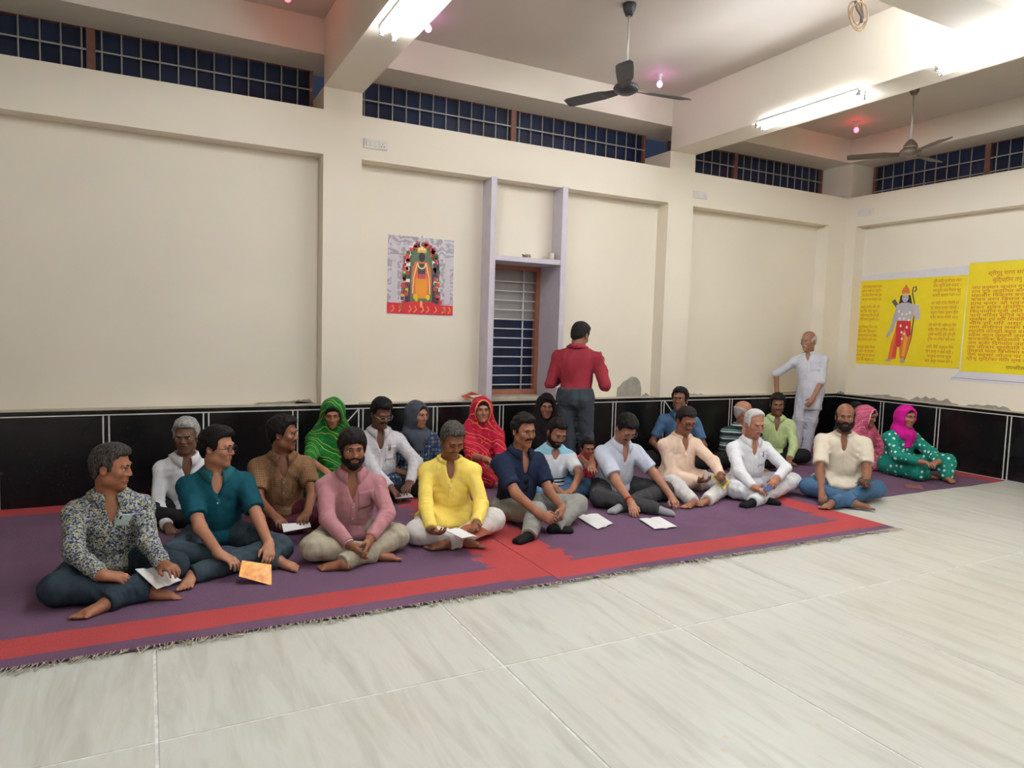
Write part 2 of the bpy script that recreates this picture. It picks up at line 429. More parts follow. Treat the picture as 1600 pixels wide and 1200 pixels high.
blob_patch('cement_patch', pp, .005, M_CEMENT, back).location = (0, PD, 0)
for k, (a, b, h) in enumerate(((.9, 1.5, .04), (1.3, 1.5, .06), (5.64, 5.76, .05), (6.4, 6.7, .03), (8.1, 8.7, .035))):
    blob_patch('cement_smear', ragged(a, b, ZD-.002, h, 9, k), .004, M_CEMENT, back).location = (0, PD, 0)
for k, (a, b, h) in enumerate(((-.16, -.02, .05), (-1.0, -.3, .05), (-1.7, -1.0, .09), (-2.3, -1.75, .07))):
    o = blob_patch('cement_smear', ragged(a, b, ZD-.002, h, 12, 20+k), .006, M_CEMENT, right, 'x'); o.location = (XR+(PD if k else 0), 0, 0)

# ---- switch boards
def switchboard(loc, along, label):
    root = tag(empty('switchboard', loc), label, 'switchboard', 'white switchboards high on the walls')
    if along == 'y': root.rotation_euler = (0, 0, -math.pi/2)
    mw = plain('switch_plastic', (226, 222, 212), .4, var=.03); md = plain('switch_dark', (70, 66, 62), .5)
    MB().box((-.12, -.012, -.045), (.12, 0, .045)).build('plate', mw, root, bevel=.004)
    for i in range(3): MB().box((-.10+i*.042, -.018, -.022), (-.068+i*.042, -.011, .022)).build('switch', mw, root, bevel=.003)
    MB().box((.035, -.016, -.035), (.105, -.011, .035)).build('socket', mw, root, bevel=.002)
    h = MB()
    for dx, dz in ((0, .012), (-.014, -.012), (.014, -.012)): h.box((.07+dx-.004, -.0172, dz-.004), (.07+dx+.004, -.0158, dz+.004))
    h.build('socket_hole', md, root)
    return root
switchboard((2.035, 0, 3.40), 'x', 'white switchboard on the lintel right of the left pier')
switchboard((6.27, 0, 3.39), 'x', 'small white switchboard on the lintel right of the right pier')
switchboard((XR, -.30, 3.42), 'y', 'pale switchboard on the right wall beside the far corner')

# ---- tube lights on the beam soffits
M_TUBE = emit('tube_glow', (245, 250, 255), TUBE_STRENGTH)
M_FIX = plain('white_enamel', (225, 225, 222), .35, var=.03)
M_CAPG = plain('tube_cap', (150, 150, 148), .4, .3)
def tube_light(x, y0, label):
    root = tag(empty('tube_light', (x, y0-.61, ZB)), label, 'tube light', 'fluorescent tube lights under the ceiling beams')
    MB().box((-.018, -.61, -.028), (.018, .61, 0)).build('batten', M_FIX, root, bevel=.003)
    MB().tube([(0, -.575, -.052), (0, .575, -.052)], .0135, 12).build('tube', M_TUBE, root)
    for s in (-1, 1):
        MB().box((-.014, s*.60-.008, -.072), (.014, s*.60+.008, -.026)).build('holder', M_CAPG, root, bevel=.002)
        MB().tube([(0, s*.574, -.052), (0, s*.592, -.052)], .0145, 12).build('end_cap', M_CAPG, root)
    return root
where1 = ['front end of the left beam', 'middle of the left beam overhead', 'rear of the left beam behind the viewer', 'far rear of the left beam']
where2 = ['wall end of the right beam', 'right picture edge under the right beam', 'rear of the right beam behind the viewer', 'far rear of the right beam']
for k, y0 in enumerate((-1.53, -3.45, -5.4, -7.6)):
    tube_light(1.60, y0-.06, 'left tube light of the pair at the '+where1[k])
    tube_light(1.72, y0, 'right tube light of the pair at the '+where1[k])
for k, y0 in enumerate((-1.37, -3.27, -5.3, -7.5)):
    tube_light(5.85, y0, 'right tube light of the pair at the '+where2[k])
    tube_light(5.715, y0-.05, 'left tube light of the pair at the '+where2[k])

# unseen tubes added on the left-hand beam as fill; inferred one on the wall side of the cross beam
for k, y0 in enumerate((-5.3, -7.5)):
    tube_light(-2.54, y0, 'added fill tube light under the beam left of the viewer, '+('nearer' if k == 0 else 'farther')+' one')
tx = tube_light(0, 0, 'tube light on the wall side of the cross beam, lighting the right beam'); tx.location = (5.02, rb0+.002, 4.25); tx.rotation_euler = Matrix(((0, 1, 0), (0, 0, -1), (-1, 0, 0))).to_euler()
# ---- small coloured bulbs on the ceiling
def bulb(x, y, rgb, st, label):
    root = tag(empty('coloured_bulb', (x, y, ZC)), label, 'light bulb', 'small coloured ceiling bulbs')
    MB().lathe([(.045, 0), (.045, -.012), (.02, -.02), (.018, -.07), (.022, -.075)][::-1], n=16).build('holder', M_FIX, root)
    MB().sphere((0, 0, -.105), (.03, .03, .034), 16, 10).build('bulb', emit('bulb_glow', rgb, st), root)
bulb(2.36, -.56, (255, 130, 245), 9, 'small glowing purple bulb right of the left beam')
bulb(5.11, -.55, (255, 120, 245), 9, 'small glowing purple bulb above the fan blade by the right beam')
bulb(8.39, -.59, (255, 40, 60), 14, 'small glowing red bulb near the far corner')
bulb(1.10, -.50, (255, 40, 50), 10, 'small glowing red bulb at the top left edge')

# ---- ceiling fans
def fan(x, y, zb, phase, R, body, blade, label, finish):
    root = tag(empty('ceiling_fan', (x, y, ZC)), label, 'ceiling fan', 'ceiling fans')
    h = ZC-zb
    md = plain('fan_'+body[0], body[1], .45, .25, var=.08); mbl = plain('fan_blade_'+body[0], blade, .5, .1, var=.08)
    MB().lathe([(.03, -.10), (.05, -.06), (.062, -.01), (.06, 0)], n=20).build('canopy', md, root)
    MB().tube([(0, 0, -.02), (0, 0, -h+.16)], .011, 10).build('rod', plain('fan_rod', (200, 198, 192), .4, .3), root)
    if finish == 'dark':
        MB().lathe([(.05, -h+.03), (.045, -h+.06), (.03, -h+.09), (.02, -h+.12)], n=24).build('shroud', md, root)
    else:
        MB().lathe([(.075, -h+.03), (.075, -h+.07), (.05, -h+.11), (.02, -h+.14)], n=24).build('shroud', md, root)
        MB().tube([(.076*math.cos(a), .076*math.sin(a), -h+.05) for a in np.linspace(0, 2*math.pi, 24, endpoint=False)], .005, 6, closed=True).build('ring', plain('gold_trim', (205, 180, 130), .3, .6), root)
    MB().lathe([(.02, -h-.055), (.06, -h-.05), (.105, -h-.025), (.115, -h), (.10, -h+.025), (.06, -h+.035)], n=28).build('motor', md, root)
    for k in range(3):
        a = phase+2*math.pi*k/3; c, s = math.cos(a), math.sin(a)
        def P(r, w, dz): return (c*r-s*w, s*r+c*w, -h-.015+dz)
        rs = [(.10, .03, .0), (.18, .045, .0), (.26, .068, .004), (R*.75, .074, .006), (R*.93, .07, .006), (R, .045, .006)]
        vs = []; n = len(rs)
        for t in (0, -.006):
            for r, w, d in rs: vs += [P(r, w, d+.014+t), P(r, -w, d-.014+t)]
        fs = []
        for i in range(n-1):
            fs += [(2*i, 2*i+1, 2*i+3, 2*i+2), (2*n+2*i+2, 2*n+2*i+3, 2*n+2*i+1, 2*n+2*i)]
            fs += [(2*i, 2*i+2, 2*n+2*i+2, 2*n+2*i), (2*i+3, 2*i+1, 2*n+2*i+1, 2*n+2*i+3)]
        fs += [(0, 2*n, 2*n+1, 1), (2*n-2, 2*n-1, 4*n-1, 4*n-2)]
        bl = MB().quad_mesh(vs, fs).build('blade', mbl, root)
        if finish != 'dark':
            MB().sphere(P(.17, 0, .012), (.045, .03, .006), 12, 6).build('bracket', plain('gold_trim', (205, 180, 130), .3, .6), bl)
    return root
fan(3.80, -1.73, 3.775, math.radians(112), .65, ('charcoal', (62, 60, 64)), (66, 64, 68), 'dark grey three-blade ceiling fan hanging between the two beams', 'dark')
fan(7.74, -1.80, 3.76, math.radians(6), .65, ('brown', (110, 98, 88)), (92, 82, 76), 'brown three-blade ceiling fan with gold trim hanging in the far right bay', 'gold')

# ---- coil of spare wire hanging from the ceiling
cw = []
for i in range(90):
    a = i/90*2*math.pi*3.0; k = i/90
    cw.append((.085*math.cos(a)*(1+.15*math.sin(3*k*6)), .03*math.sin(a*.5+1)+.02*k, -.16+.1*math.sin(a)-.03*math.sin(7*k)))
coil = tag(empty('wire_coil', (5.35, -2.86, ZC)), 'looped coil of loose brown wire hanging from the ceiling', 'wire')
MB().tube([(0, 0, 0), (.01, 0, -.03)]+cw, .0065, 6).build('loop', plain('brown_wire', (128, 104, 76), .5, var=.2, scale=20), coil)
MB().tube([(-.06, 0, -.06), (-.02, .01, -.11), (.03, .0, -.16), (.05, .01, -.21)], .012, 8).build('tie', plain('dark_tape', (70, 60, 58), .6), coil)
# ================================================================== CARPETS
RUG_P, RUG_R = (110, 78, 106), (186, 64, 64)
def rug_mat(name, hx, hy, front, side, back, right_only=False):
    """woven purple rug with ragged red borders; hx, hy half sizes; coordinates measured from the rug's own edges"""
    m, nt, b = new_mat(name)
    tc = nt.nodes.new('ShaderNodeTexCoord'); sp = nt.nodes.new('ShaderNodeSeparateXYZ')
    nt.links.new(tc.outputs['Object'], sp.inputs[0]); x, y = sp.outputs[0], sp.outputs[1]
    # ragged offset: steps of noise along each border
    def rag(axis_scale, amp):
        mp = nt.nodes.new('ShaderNodeMapping'); mp.inputs['Scale'].default_value = axis_scale
        nt.links.new(tc.outputs['Object'], mp.inputs[0])
        sn = nt.nodes.new('ShaderNodeVectorMath'); sn.operation = 'SNAP'; sn.inputs[1].default_value = (.5, .5, 1)
        nt.links.new(mp.outputs[0], sn.inputs[0])
        n = nd(nt, 'ShaderNodeTexNoise', Scale=1.1, Detail=2.0); nt.links.new(sn.outputs[0], n.inputs['Vector'])
        return mathn(nt, 'MULTIPLY', mathn(nt, 'SUBTRACT', n.outputs[0], .5), amp)
    def band(d, lo, hi):
        a = mathn(nt, 'GREATER_THAN', d, lo); c = mathn(nt, 'LESS_THAN', d, hi); return mathn(nt, 'MULTIPLY', a, c)
    dfront = mathn(nt, 'ADD', y, hy); dback = mathn(nt, 'SUBTRACT', hy, y)
    dl = mathn(nt, 'ADD', x, hx); dr = mathn(nt, 'SUBTRACT', hx, x)
    fac = None
    def OR(a, c): return c if a is None else mathn(nt, 'MAXIMUM', a, c)
    inner = None
    if front:
        w = rag((3, 3, 0), .02); fac = OR(fac, band(mathn(nt, 'ADD', dfront, w), front[0], front[1]))
    if back: fac = OR(fac, band(mathn(nt, 'ADD', dback, rag((3, 3, 0), .03)), back[0], back[1]))
    if side:
        w = rag((0, 9, 0), .5)
        if not right_only: fac = OR(fac, band(mathn(nt, 'ADD', dl, w), -1, side))
        fac = OR(fac, band(mathn(nt, 'ADD', dr, w), -1, side))
        if front: # the outermost strip stays purple along the fringe
            fac = mathn(nt, 'MULTIPLY', fac, mathn(nt, 'GREATER_THAN', dfront, front[0]-.02))
    v = coords(nt)
    n1 = nd(nt, 'ShaderNodeTexNoise', Scale=2.0, Detail=5.0); nt.links.new(v, n1.inputs['Vector'])
    n2 = nd(nt, 'ShaderNodeTexNoise', Scale=160.0, Detail=2.0); nt.links.new(v, n2.inputs['Vector'])
    wv = nt.nodes.new('ShaderNodeTexWave'); wv.inputs['Scale'].default_value = 60; wv.inputs['Distortion'].default_value = 1.5; wv.bands_direction = 'Y'
    nt.links.new(v, wv.inputs['Vector'])
    pc = lin(RUG_P); rc = lin(RUG_R)
    pur = ramp(nt, n1.outputs[0], [(.3, tuple(c*.8 for c in pc[:3])+(1,)), (.7, tuple(c*1.12 for c in pc[:3])+(1,))])
    red = ramp(nt, n1.outputs[0], [(.3, tuple(c*.9 for c in rc[:3])+(1,)), (.7, tuple(c*1.06 for c in rc[:3])+(1,))])
    col = mixc(nt, fac, pur, red)
    g = mixc(nt, .22, col, ramp(nt, n2.outputs[0], [(.3, (.02, .015, .02, 1)), (.7, (.25, .2, .22, 1))]))
    nt.links.new(g, b.inputs['Base Color']); b.inputs['Roughness'].default_value = .95; b.inputs['Specular IOR Level'].default_value = .12
    h = mathn(nt, 'ADD', wv.outputs['Fac'], n2.outputs[0]); bump(nt, b, h, .25, .004)
    return m
def rug(x0, x1, y0, y1, z0, z1, label, front, side, back, skew=0.0, right_only=False, fringe=None):
    hx, hy = (x1-x0)/2, (y1-y0)/2
    root = tag(empty('carpet', ((x0+x1)/2, (y0+y1)/2, z0)), label, 'carpet', 'purple and red woven carpets')
    # gently uneven top sheet
    nx, ny = 48, 30; r = random.Random(int(x0*10)); ph = [r.random()*6 for _ in range(6)]
    vs = []; fs = []
    for layer in (0, 1):
        for j in range(ny+1):
            for i in range(nx+1):
                X = -hx+2*hx*i/nx; Y = -hy+2*hy*j/ny
                edge = .008*math.sin(X*5+ph[0])+.006*math.sin(X*13+ph[1]) if j in (0,) else 0
                z = (z1-z0)*(1-layer) + (0 if layer else .0012*(math.sin(X*3+ph[2]+Y*2)+math.sin(Y*5+ph[3])))
                vs.append((X, Y+edge+skew*X, max(z, 0)))
    W = nx+1; N = W*(ny+1)
    for j in range(ny):
        for i in range(nx):
            a = j*W+i; fs += [(a, a+1, a+W+1, a+W), (N+a, N+a+W, N+a+W+1, N+a+1)]
    for i in range(nx): fs += [(i, N+i, N+i+1, i+1), (ny*W+i, ny*W+i+1, N+ny*W+i+1, N+ny*W+i)]
    for j in range(ny): fs += [(j*W, (j+1)*W, N+(j+1)*W, N+j*W), (j*W+nx, N+j*W+nx, N+(j+1)*W+nx, (j+1)*W+nx)]
    MB().quad_mesh(vs, fs, False).build('weave', rug_mat('rug_weave', hx, hy, front, side, back, right_only), root)
    if fringe:
        mb = MB(); r = random.Random(7)
        for k in range(int(2*hx/.011)):
            X = -hx+.011*k+r.uniform(-.004, .004); cl = .5+.5*math.sin(X*9)+.6*math.sin(X*23+1)
            if r.random() < .25 and cl < .3: continue
            L = r.uniform(.025, .06)+.025*max(0, cl); a = r.uniform(-.9, .9)
            z = .003; Y = -hy+skew*X+.004
            mb.tube([(X, Y, .006), (X+.35*L*math.sin(a), Y-.45*L, z+.003), (X+L*math.sin(a), Y-L*abs(math.cos(a)), z)], [.0028, .0026, .0016], 4)
        f = mb.build('fringe', plain('fringe_thread', (176, 165, 148), .9, var=.25, scale=30), root); f['kind'] = 'stuff'; f['label'] = 'ragged greyish tassel fringe'
    return root
rug(-2.6, 8.98, -2.46, -.045, .001, .007, 'long purple carpet with a red edge lying along the granite walls', None, .26, (.0, .26), right_only=True)
rug(-2.3, 2.33, -3.25, -.74, .010, .0155, 'left front purple carpet with a red stripe and grey fringe', (.105, .345), .30, None, skew=-.012, right_only=True, fringe=True)
rug(2.335, 5.66, -3.29, -.76, .010, .0155, 'right front purple carpet with ragged red borders and grey fringe', (.09, .33), .30, None, skew=-.006, fringe=True)

# ================================================================== POSTER AND BANNERS (flat print as thin layers on real sheets)
def flat_mat(rgb, rough=.55): return plain('print_%d_%d_%d' % tuple(rgb), rgb, rough, var=.03)
class Sheet:
    """a hung sheet; u runs to the viewer's right along the wall, w up; layers sit proud of it"""
    def __init__(s, root, axis): s.root = root; s.axis = axis; s.n = 0
    def P(s, u, w, d): return (u, -d, w) if s.axis == 'x' else (-d, -u, w)
    def poly(s, name, pts, rgb, depth=None, mat=None):
        if depth is None: s.n += 1; depth = .003+.00025*s.n
        vs = [s.P(u, w, depth) for u, w in pts]+[s.P(u, w, .001) for u, w in pts]; n = len(pts)
        fs = [tuple(range(n))]+[(i, n+i, n+(i+1) % n, (i+1) % n) for i in range(n)]
        return MB().quad_mesh(vs, fs).build(name, mat or flat_mat(rgb), s.root)
    def many(s, name, polys, rgb):
        s.n += 1; d = .003+.00025*s.n; mb = MB()
        for pts in polys: mb.quad_mesh([s.P(u, w, d) for u, w in pts], [tuple(range(len(pts)))])
        o = mb.build(name, flat_mat(rgb), s.root); o['kind'] = 'stuff'; return o
def ell(cx, cy, rx, ry, n=14, a0=0, a1=360):
    return [(cx+rx*math.cos(math.radians(a0+(a1-a0)*i/n)), cy+ry*math.sin(math.radians(a0+(a1-a0)*i/n))) for i in range(n+(0 if a1-a0 == 360 else 1))]
def stroke(pts, w):
    L, Rr = [], []
    for i, q in enumerate(pts):
        a = np.array(pts[max(i-1, 0)]); b = np.array(pts[min(i+1, len(pts)-1)]); t = b-a; t = t/(np.linalg.norm(t)+1e-9); nn = np.array([-t[1], t[0]])*w/2
        L.append(tuple(np.array(q)+nn)); Rr.append(tuple(np.array(q)-nn))
    return L+Rr[::-1]

# --- shrine poster on the middle panel
PX, PZ, PW, PH = 2.617, 1.742, .75, .825
root = tag(empty('poster', (PX, PD, PZ)), 'colour poster of a garlanded shrine figure on the cream panel', 'poster')
S = Sheet(root, 'x')
def silver():
    m, nt, b = new_mat('silver_relief_print'); v = coords(nt)
    wv = nt.nodes.new('ShaderNodeTexWave'); wv.wave_type = 'RINGS'; wv.inputs['Scale'].default_value = 3; wv.inputs['Distortion'].default_value = 16; wv.inputs['Detail'].default_value = 4; wv.inputs['Detail Scale'].default_value = 2.5
    nt.links.new(v, wv.inputs['Vector'])
    nt.links.new(ramp(nt, wv.outputs['Fac'], [(.1, lin((164, 154, 162))), (.5, lin((190, 182, 190))), (.9, lin((210, 203, 210)))]), b.inputs['Base Color']); b.inputs['Roughness'].default_value = .4
    return m
S.poly('sheet', [(-PW/2-.004, -.012), (PW/2, -.012), (PW/2, PH-.004), (-PW/2-.004, PH)], (235, 232, 230), .002)
S.poly('relief_print', [(-PW/2, .11), (PW/2-.006, .11), (PW/2-.006, PH-.01), (-PW/2, PH-.006)], None, mat=silver())
S.many('pillar_print', [[(sx*.30-.035, .12), (sx*.30+.035, .12), (sx*.30+.03, .55), (sx*.30-.03, .55)] for sx in (-1, 1)]+[[(sx*.30-.06, .56), (sx*.30+.06, .56), (sx*.30+.05, .62), (sx*.30-.05, .62)] for sx in (-1, 1)], (206, 198, 205))
S.many('bead_print', [ell(sx*.245+.012*math.sin(k*2), .16+k*.055, .018, .016, 8) for sx in (-1, 1) for k in range(8)], (168, 156, 162))
arch = [(-.20, .11)]+[(-.20, .55)]+[(.20*math.cos(math.radians(180-a)), .55+.17*math.sin(math.radians(a))) for a in range(10, 171, 10)]+[(.20, .55), (.20, .11)]
S.poly('arch_print', arch, (58, 50, 56))
S.poly('inner_arch_print', [(u*.62, .12+(w-.11)*.98) for u, w in arch], (92, 112, 84))
S.poly('robe_print', [(-.10, .20), (.10, .20), (.115, .35), (.10, .50), (.07, .56), (-.07, .56), (-.10, .50), (-.115, .35)], (214, 112, 66))
S.poly('sash_print', [(-.06, .17), (.06, .17), (.07, .36), (.04, .42), (-.04, .42), (-.07, .36)], (232, 150, 40))
S.poly('waist_print', [(-.045, .38), (.045, .38), (.045, .43), (-.045, .43)], (200, 72, 92))
S.poly('chest_print', [(-.04, .43), (.04, .43), (.045, .54), (-.045, .54)], (60, 66, 68))
S.many('necklace_print', [stroke([(-.05, .55), (-.03, .50), (0, .485), (.03, .50), (.05, .55)], .016), stroke([(-.10, .22), (-.085, .40), (-.05, .54)], .012), stroke([(.10, .22), (.085, .40), (.05, .54)], .012)], (236, 206, 150))
S.poly('face_print', ell(0, .61, .036, .05), (50, 42, 54))
S.poly('crown_print', [(-.05, .655), (.05, .655), (.052, .70), (.02, .715), (0, .745), (-.02, .715), (-.052, .70)], (222, 180, 92))
S.many('crown_jewel_print', [ell(-.028, .69, .012, .014, 8), ell(.028, .69, .012, .014, 8), ell(0, .70, .014, .02, 8)], (240, 214, 150))
rr = random.Random(4); cols = [(222, 192, 40), (176, 40, 62), (238, 236, 230), (92, 60, 96), (52, 104, 60), (200, 70, 70)]
buckets = {c: [] for c in cols}
for sx in (-1, 1):
    for k in range(26):
        t = k/25; a = t
        if t < .45: q = (sx*(.035+.13*math.sin(t/.45*1.45)), .745-.20*(t/.45)**1.5)
        else: q = (sx*(.165+.03*((t-.45)/.55)), .545-.40*((t-.45)/.55))
        for e in range(2):
            c = cols[rr.randrange(6)]
            u, w = q[0]+rr.uniform(-.028, .028), q[1]+rr.uniform(-.012, .012)
            buckets[c].append([(u-.023, w-.018), (u+.021, w-.022), (u+.020, w+.021), (u-.021, w+.019)])
for c in cols: S.many('garland_print', buckets[c], c)
S.poly('red_cloth_print', [(-PW/2, .0), (PW/2-.006, .0), (PW/2-.006, .105), (.2, .11), (.12, .135), (-.12, .135), (-.2, .11), (-PW/2, .115)], (206, 30, 52))
S.many('gold_trim_print', [stroke([(u, .02), (u+.03, .05), (u+.01, .09)], .012) for u in (-.33, -.25, -.14, -.08, .0, .06, .15, .24, .31)]+[ell(-.23, .07, .014, .03, 8), ell(.27, .06, .014, .03, 8), ell(0, .11, .016, .04, 8)], (232, 176, 80))
S.many('marigold_print', [ell(-.07, .185, .024, .03, 8), ell(.075, .185, .024, .03, 8), ell(-.055, .155, .02, .02, 8)], (236, 200, 30))
MB().sphere((0, -.006, PH+.002), (.012, .008, .008), 8, 6).build('pin', plain('nail', (180, 170, 160), .4, .5), root)

# --- yellow banners on the right wall
YEL = (238, 214, 30)
def text_mesh(body, size, align='CENTER'):
    cu = bpy.data.curves.new('lettering', 'FONT'); cu.body = body; cu.size = size; cu.align_x = align; cu.resolution_u = 1
    o = bpy.data.objects.new('lettering', cu); COL.objects.link(o)
    dg = bpy.context.evaluated_depsgraph_get(); me = bpy.data.meshes.new_from_object(o.evaluated_get(dg))
    bpy.data.objects.remove(o, do_unlink=True); return me
def reorder(s):
    """put the short-i sign in front of its consonant, as it is written"""
    out = []
    for ch in s:
        if ch == '\u093f' and out:
            k = len(out)-1
            while k >= 2 and out[k-1] == '\u094d': k -= 2
            out.insert(k, ch)
        else: out.append(ch)
    return ''.join(out)
def lettering(root, lines, u, w, dw, width, rgb, size, parts='lettering'):
    mat = flat_mat(rgb)
    for i, t in enumerate(lines):
        if not t: continue
        me = text_mesh(reorder(t), size); me.name = 'lettering'
        xs = [v.co.x for v in me.vertices]
        if not xs: continue
        x0, x1 = min(xs), max(xs); sx = min(1.0, width/(x1-x0)) if width > 0 else -width/(x1-x0)
        o = put(parts, me, mat, root)
        # text +x runs towards the viewer's right on the right wall: -y; faces -x
        o.matrix_local = Matrix.Translation(Vector((-.0042, -u, w-i*dw))) @ Matrix(((0, 0, -1, 0), (-1, 0, 0, 0), (0, 1, 0, 0), (0, 0, 0, 1))) @ Matrix.Diagonal((sx, 1, 1, 1))
BX = XR+PD
b1 = tag(empty('banner', (BX, -.075, 1.262)), 'yellow banner with a standing archer figure between two columns of red verse', 'banner')
S = Sheet(b1, 'y'); W1 = 1.61; H1 = 1.205
S.poly('sheet', [(0, 0), (W1, .012), (W1, H1+.13), (.0, H1+.075)], (222, 218, 222), .0025)
S.poly('print', [(.012, .0), (W1-.005, .012), (W1-.005, H1+.01), (.012, H1)], YEL, .0035)
S.n = 6
stanzas_l = [['श्री रामचन्द्र कृपालु भजुमन', 'हरण भवभय दारुणं ।', 'नव कंज लोचन कंज मुख', 'कर कंज पद कंजारुणं ॥१॥'],
 ['कन्दर्प अगणित अमित छवि', 'नव नील नीरद सुन्दरं ।', 'पटपीत मानहु तडित रुचि शुचि', 'नौमि जनक सुतावरं ॥२॥'],
 ['भजु दीनबन्धु दिनेश दानव', 'दैत्य वंश निकन्दनं ।', 'रघुनन्द आनन्द कन्द कोशल', 'चन्द दशरथ नन्दनं ॥३॥'],
 ['शिर मुकुट कुंडल तिलक', 'चारु उदार अङ्ग विभूषणं ।', 'आजानु भुज शर चाप धर', 'संग्राम जित खरदूषणं ॥४॥']]
stanzas_r = [['इति वदति तुलसीदास शंकर', 'शेष मुनि मन रंजनं ।', 'मम हृदय कंज निवास कुरु', 'कामादि खलदल गंजनं ॥५॥'],
 ['मन जाहि राचेउ मिलहि सो', 'वर सहज सुन्दर सांवरो ।', 'करुणा निधान सुजान शील', 'स्नेह जानत रावरो ॥६॥'],
 ['एहि भांति गौरि असीस सुन सिय', 'सहित हिय हरषित अली ।', 'तुलसी भवानिहि पूजि पुनि-पुनि', 'मुदित मन मन्दिर चली ॥७॥'],
 ['जानि गौरी अनुकूल सिय', 'हिय हरषु न जाइ कहि ।', 'मंजुल मंगल मूल', 'बाम अङ्ग फरकन लगे ॥']]
REDT = (196, 70, 34)
for k in range(4):
    lettering(b1, stanzas_l[k], .27-.015*k, 1.10-k*.290, .060, .30, REDT, .055)
    lettering(b1, stanzas_r[k], 1.335-.012*k, 1.135-k*.290, .062, .36, REDT, .056)
# archer figure, as flat printed shapes
fx0 = .78
def FP(pts): return [(fx0+u, w) for u, w in pts]
S.poly('bow_print', FP(stroke([(.12, 1.02), (.15, 1.06), (.14, 1.09), (.10, 1.08), (.095, 1.0), (.13, .88), (.14, .70), (.12, .40), (.06, .14), (.03, .06)], .018)), (84, 82, 74))
S.poly('quiver_print', FP([(-.20, .90), (-.15, .93), (-.08, .83), (-.12, .80)]), (96, 88, 92))
S.poly('shawl_print', FP([(.12, .86), (.20, .84), (.23, .66), (.16, .64), (.13, .72)]), (198, 188, 196))
S.poly('arm_print', FP([(-.12, .82), (-.16, .68), (-.19, .52), (-.25, .42), (-.23, .39), (-.15, .48), (-.11, .62), (-.07, .72)]), (176, 172, 180))
S.poly('torso_print', FP([(-.13, .84), (-.05, .88), (.06, .88), (.13, .84), (.12, .70), (.08, .58), (-.09, .58), (-.10, .72)]), (186, 182, 188))
S.poly('dhoti_print', FP([(-.10, .60), (.10, .60), (.12, .40), (.06, .12), (-.02, .10), (-.06, .40), (-.08, .10), (-.20, .08), (-.17, .30), (-.12, .48)]), (228, 116, 48))
S.poly('fold_print', FP([(-.14, .12), (-.09, .12), (-.06, .42), (-.10, .44)]), (214, 74, 62))
S.poly('fold_print', FP([(.0, .14), (.04, .14), (.08, .40), (.03, .44)]), (236, 164, 56))
S.poly('sash_print', FP([(-.10, .63), (.10, .63), (.11, .44), (.07, .40), (.02, .52), (-.04, .38), (-.10, .44)]), (206, 48, 52))
S.poly('sash_end_print', FP([(-.09, .42), (-.01, .42), (-.02, .28), (-.06, .26), (-.09, .30)]), (198, 40, 60))
S.many('garland_print', [FP(ell(u, w, .016, .02, 8)) for u, w in ((-.08, .76), (-.06, .66), (-.04, .56), (-.02, .47), (.02, .45), (.05, .54), (.07, .64), (.08, .74), (-.03, .72), (.03, .72), (0, .66), (-.01, .38))], (236, 226, 214))
S.poly('hair_print', FP([(-.07, .98), (.07, .98), (.10, .86), (.05, .88), (-.05, .88), (-.09, .86)]), (44, 40, 46))
S.poly('face_print', FP(ell(0, .945, .047, .06)), (192, 188, 194))
S.many('eye_print', [FP(ell(-.02, .955, .012, .006, 8)), FP(ell(.02, .955, .012, .006, 8))], (40, 36, 40))
S.poly('mouth_print', FP(ell(0, .912, .012, .005, 8)), (176, 70, 80))
S.poly('crown_print', FP([(-.055, .985), (.055, .985), (.055, 1.05), (.025, 1.09), (0, 1.13), (-.025, 1.09), (-.055, 1.05)]), (222, 120, 52))
S.poly('crown_trim_print', FP([(-.055, .985), (.055, .985), (.055, 1.005), (-.055, 1.005)]), (236, 196, 90))
S.many('foot_print', [FP(ell(-.19, .075, .05, .018, 10)), FP(ell(.02, .075, .035, .03, 10))], (170, 168, 176))

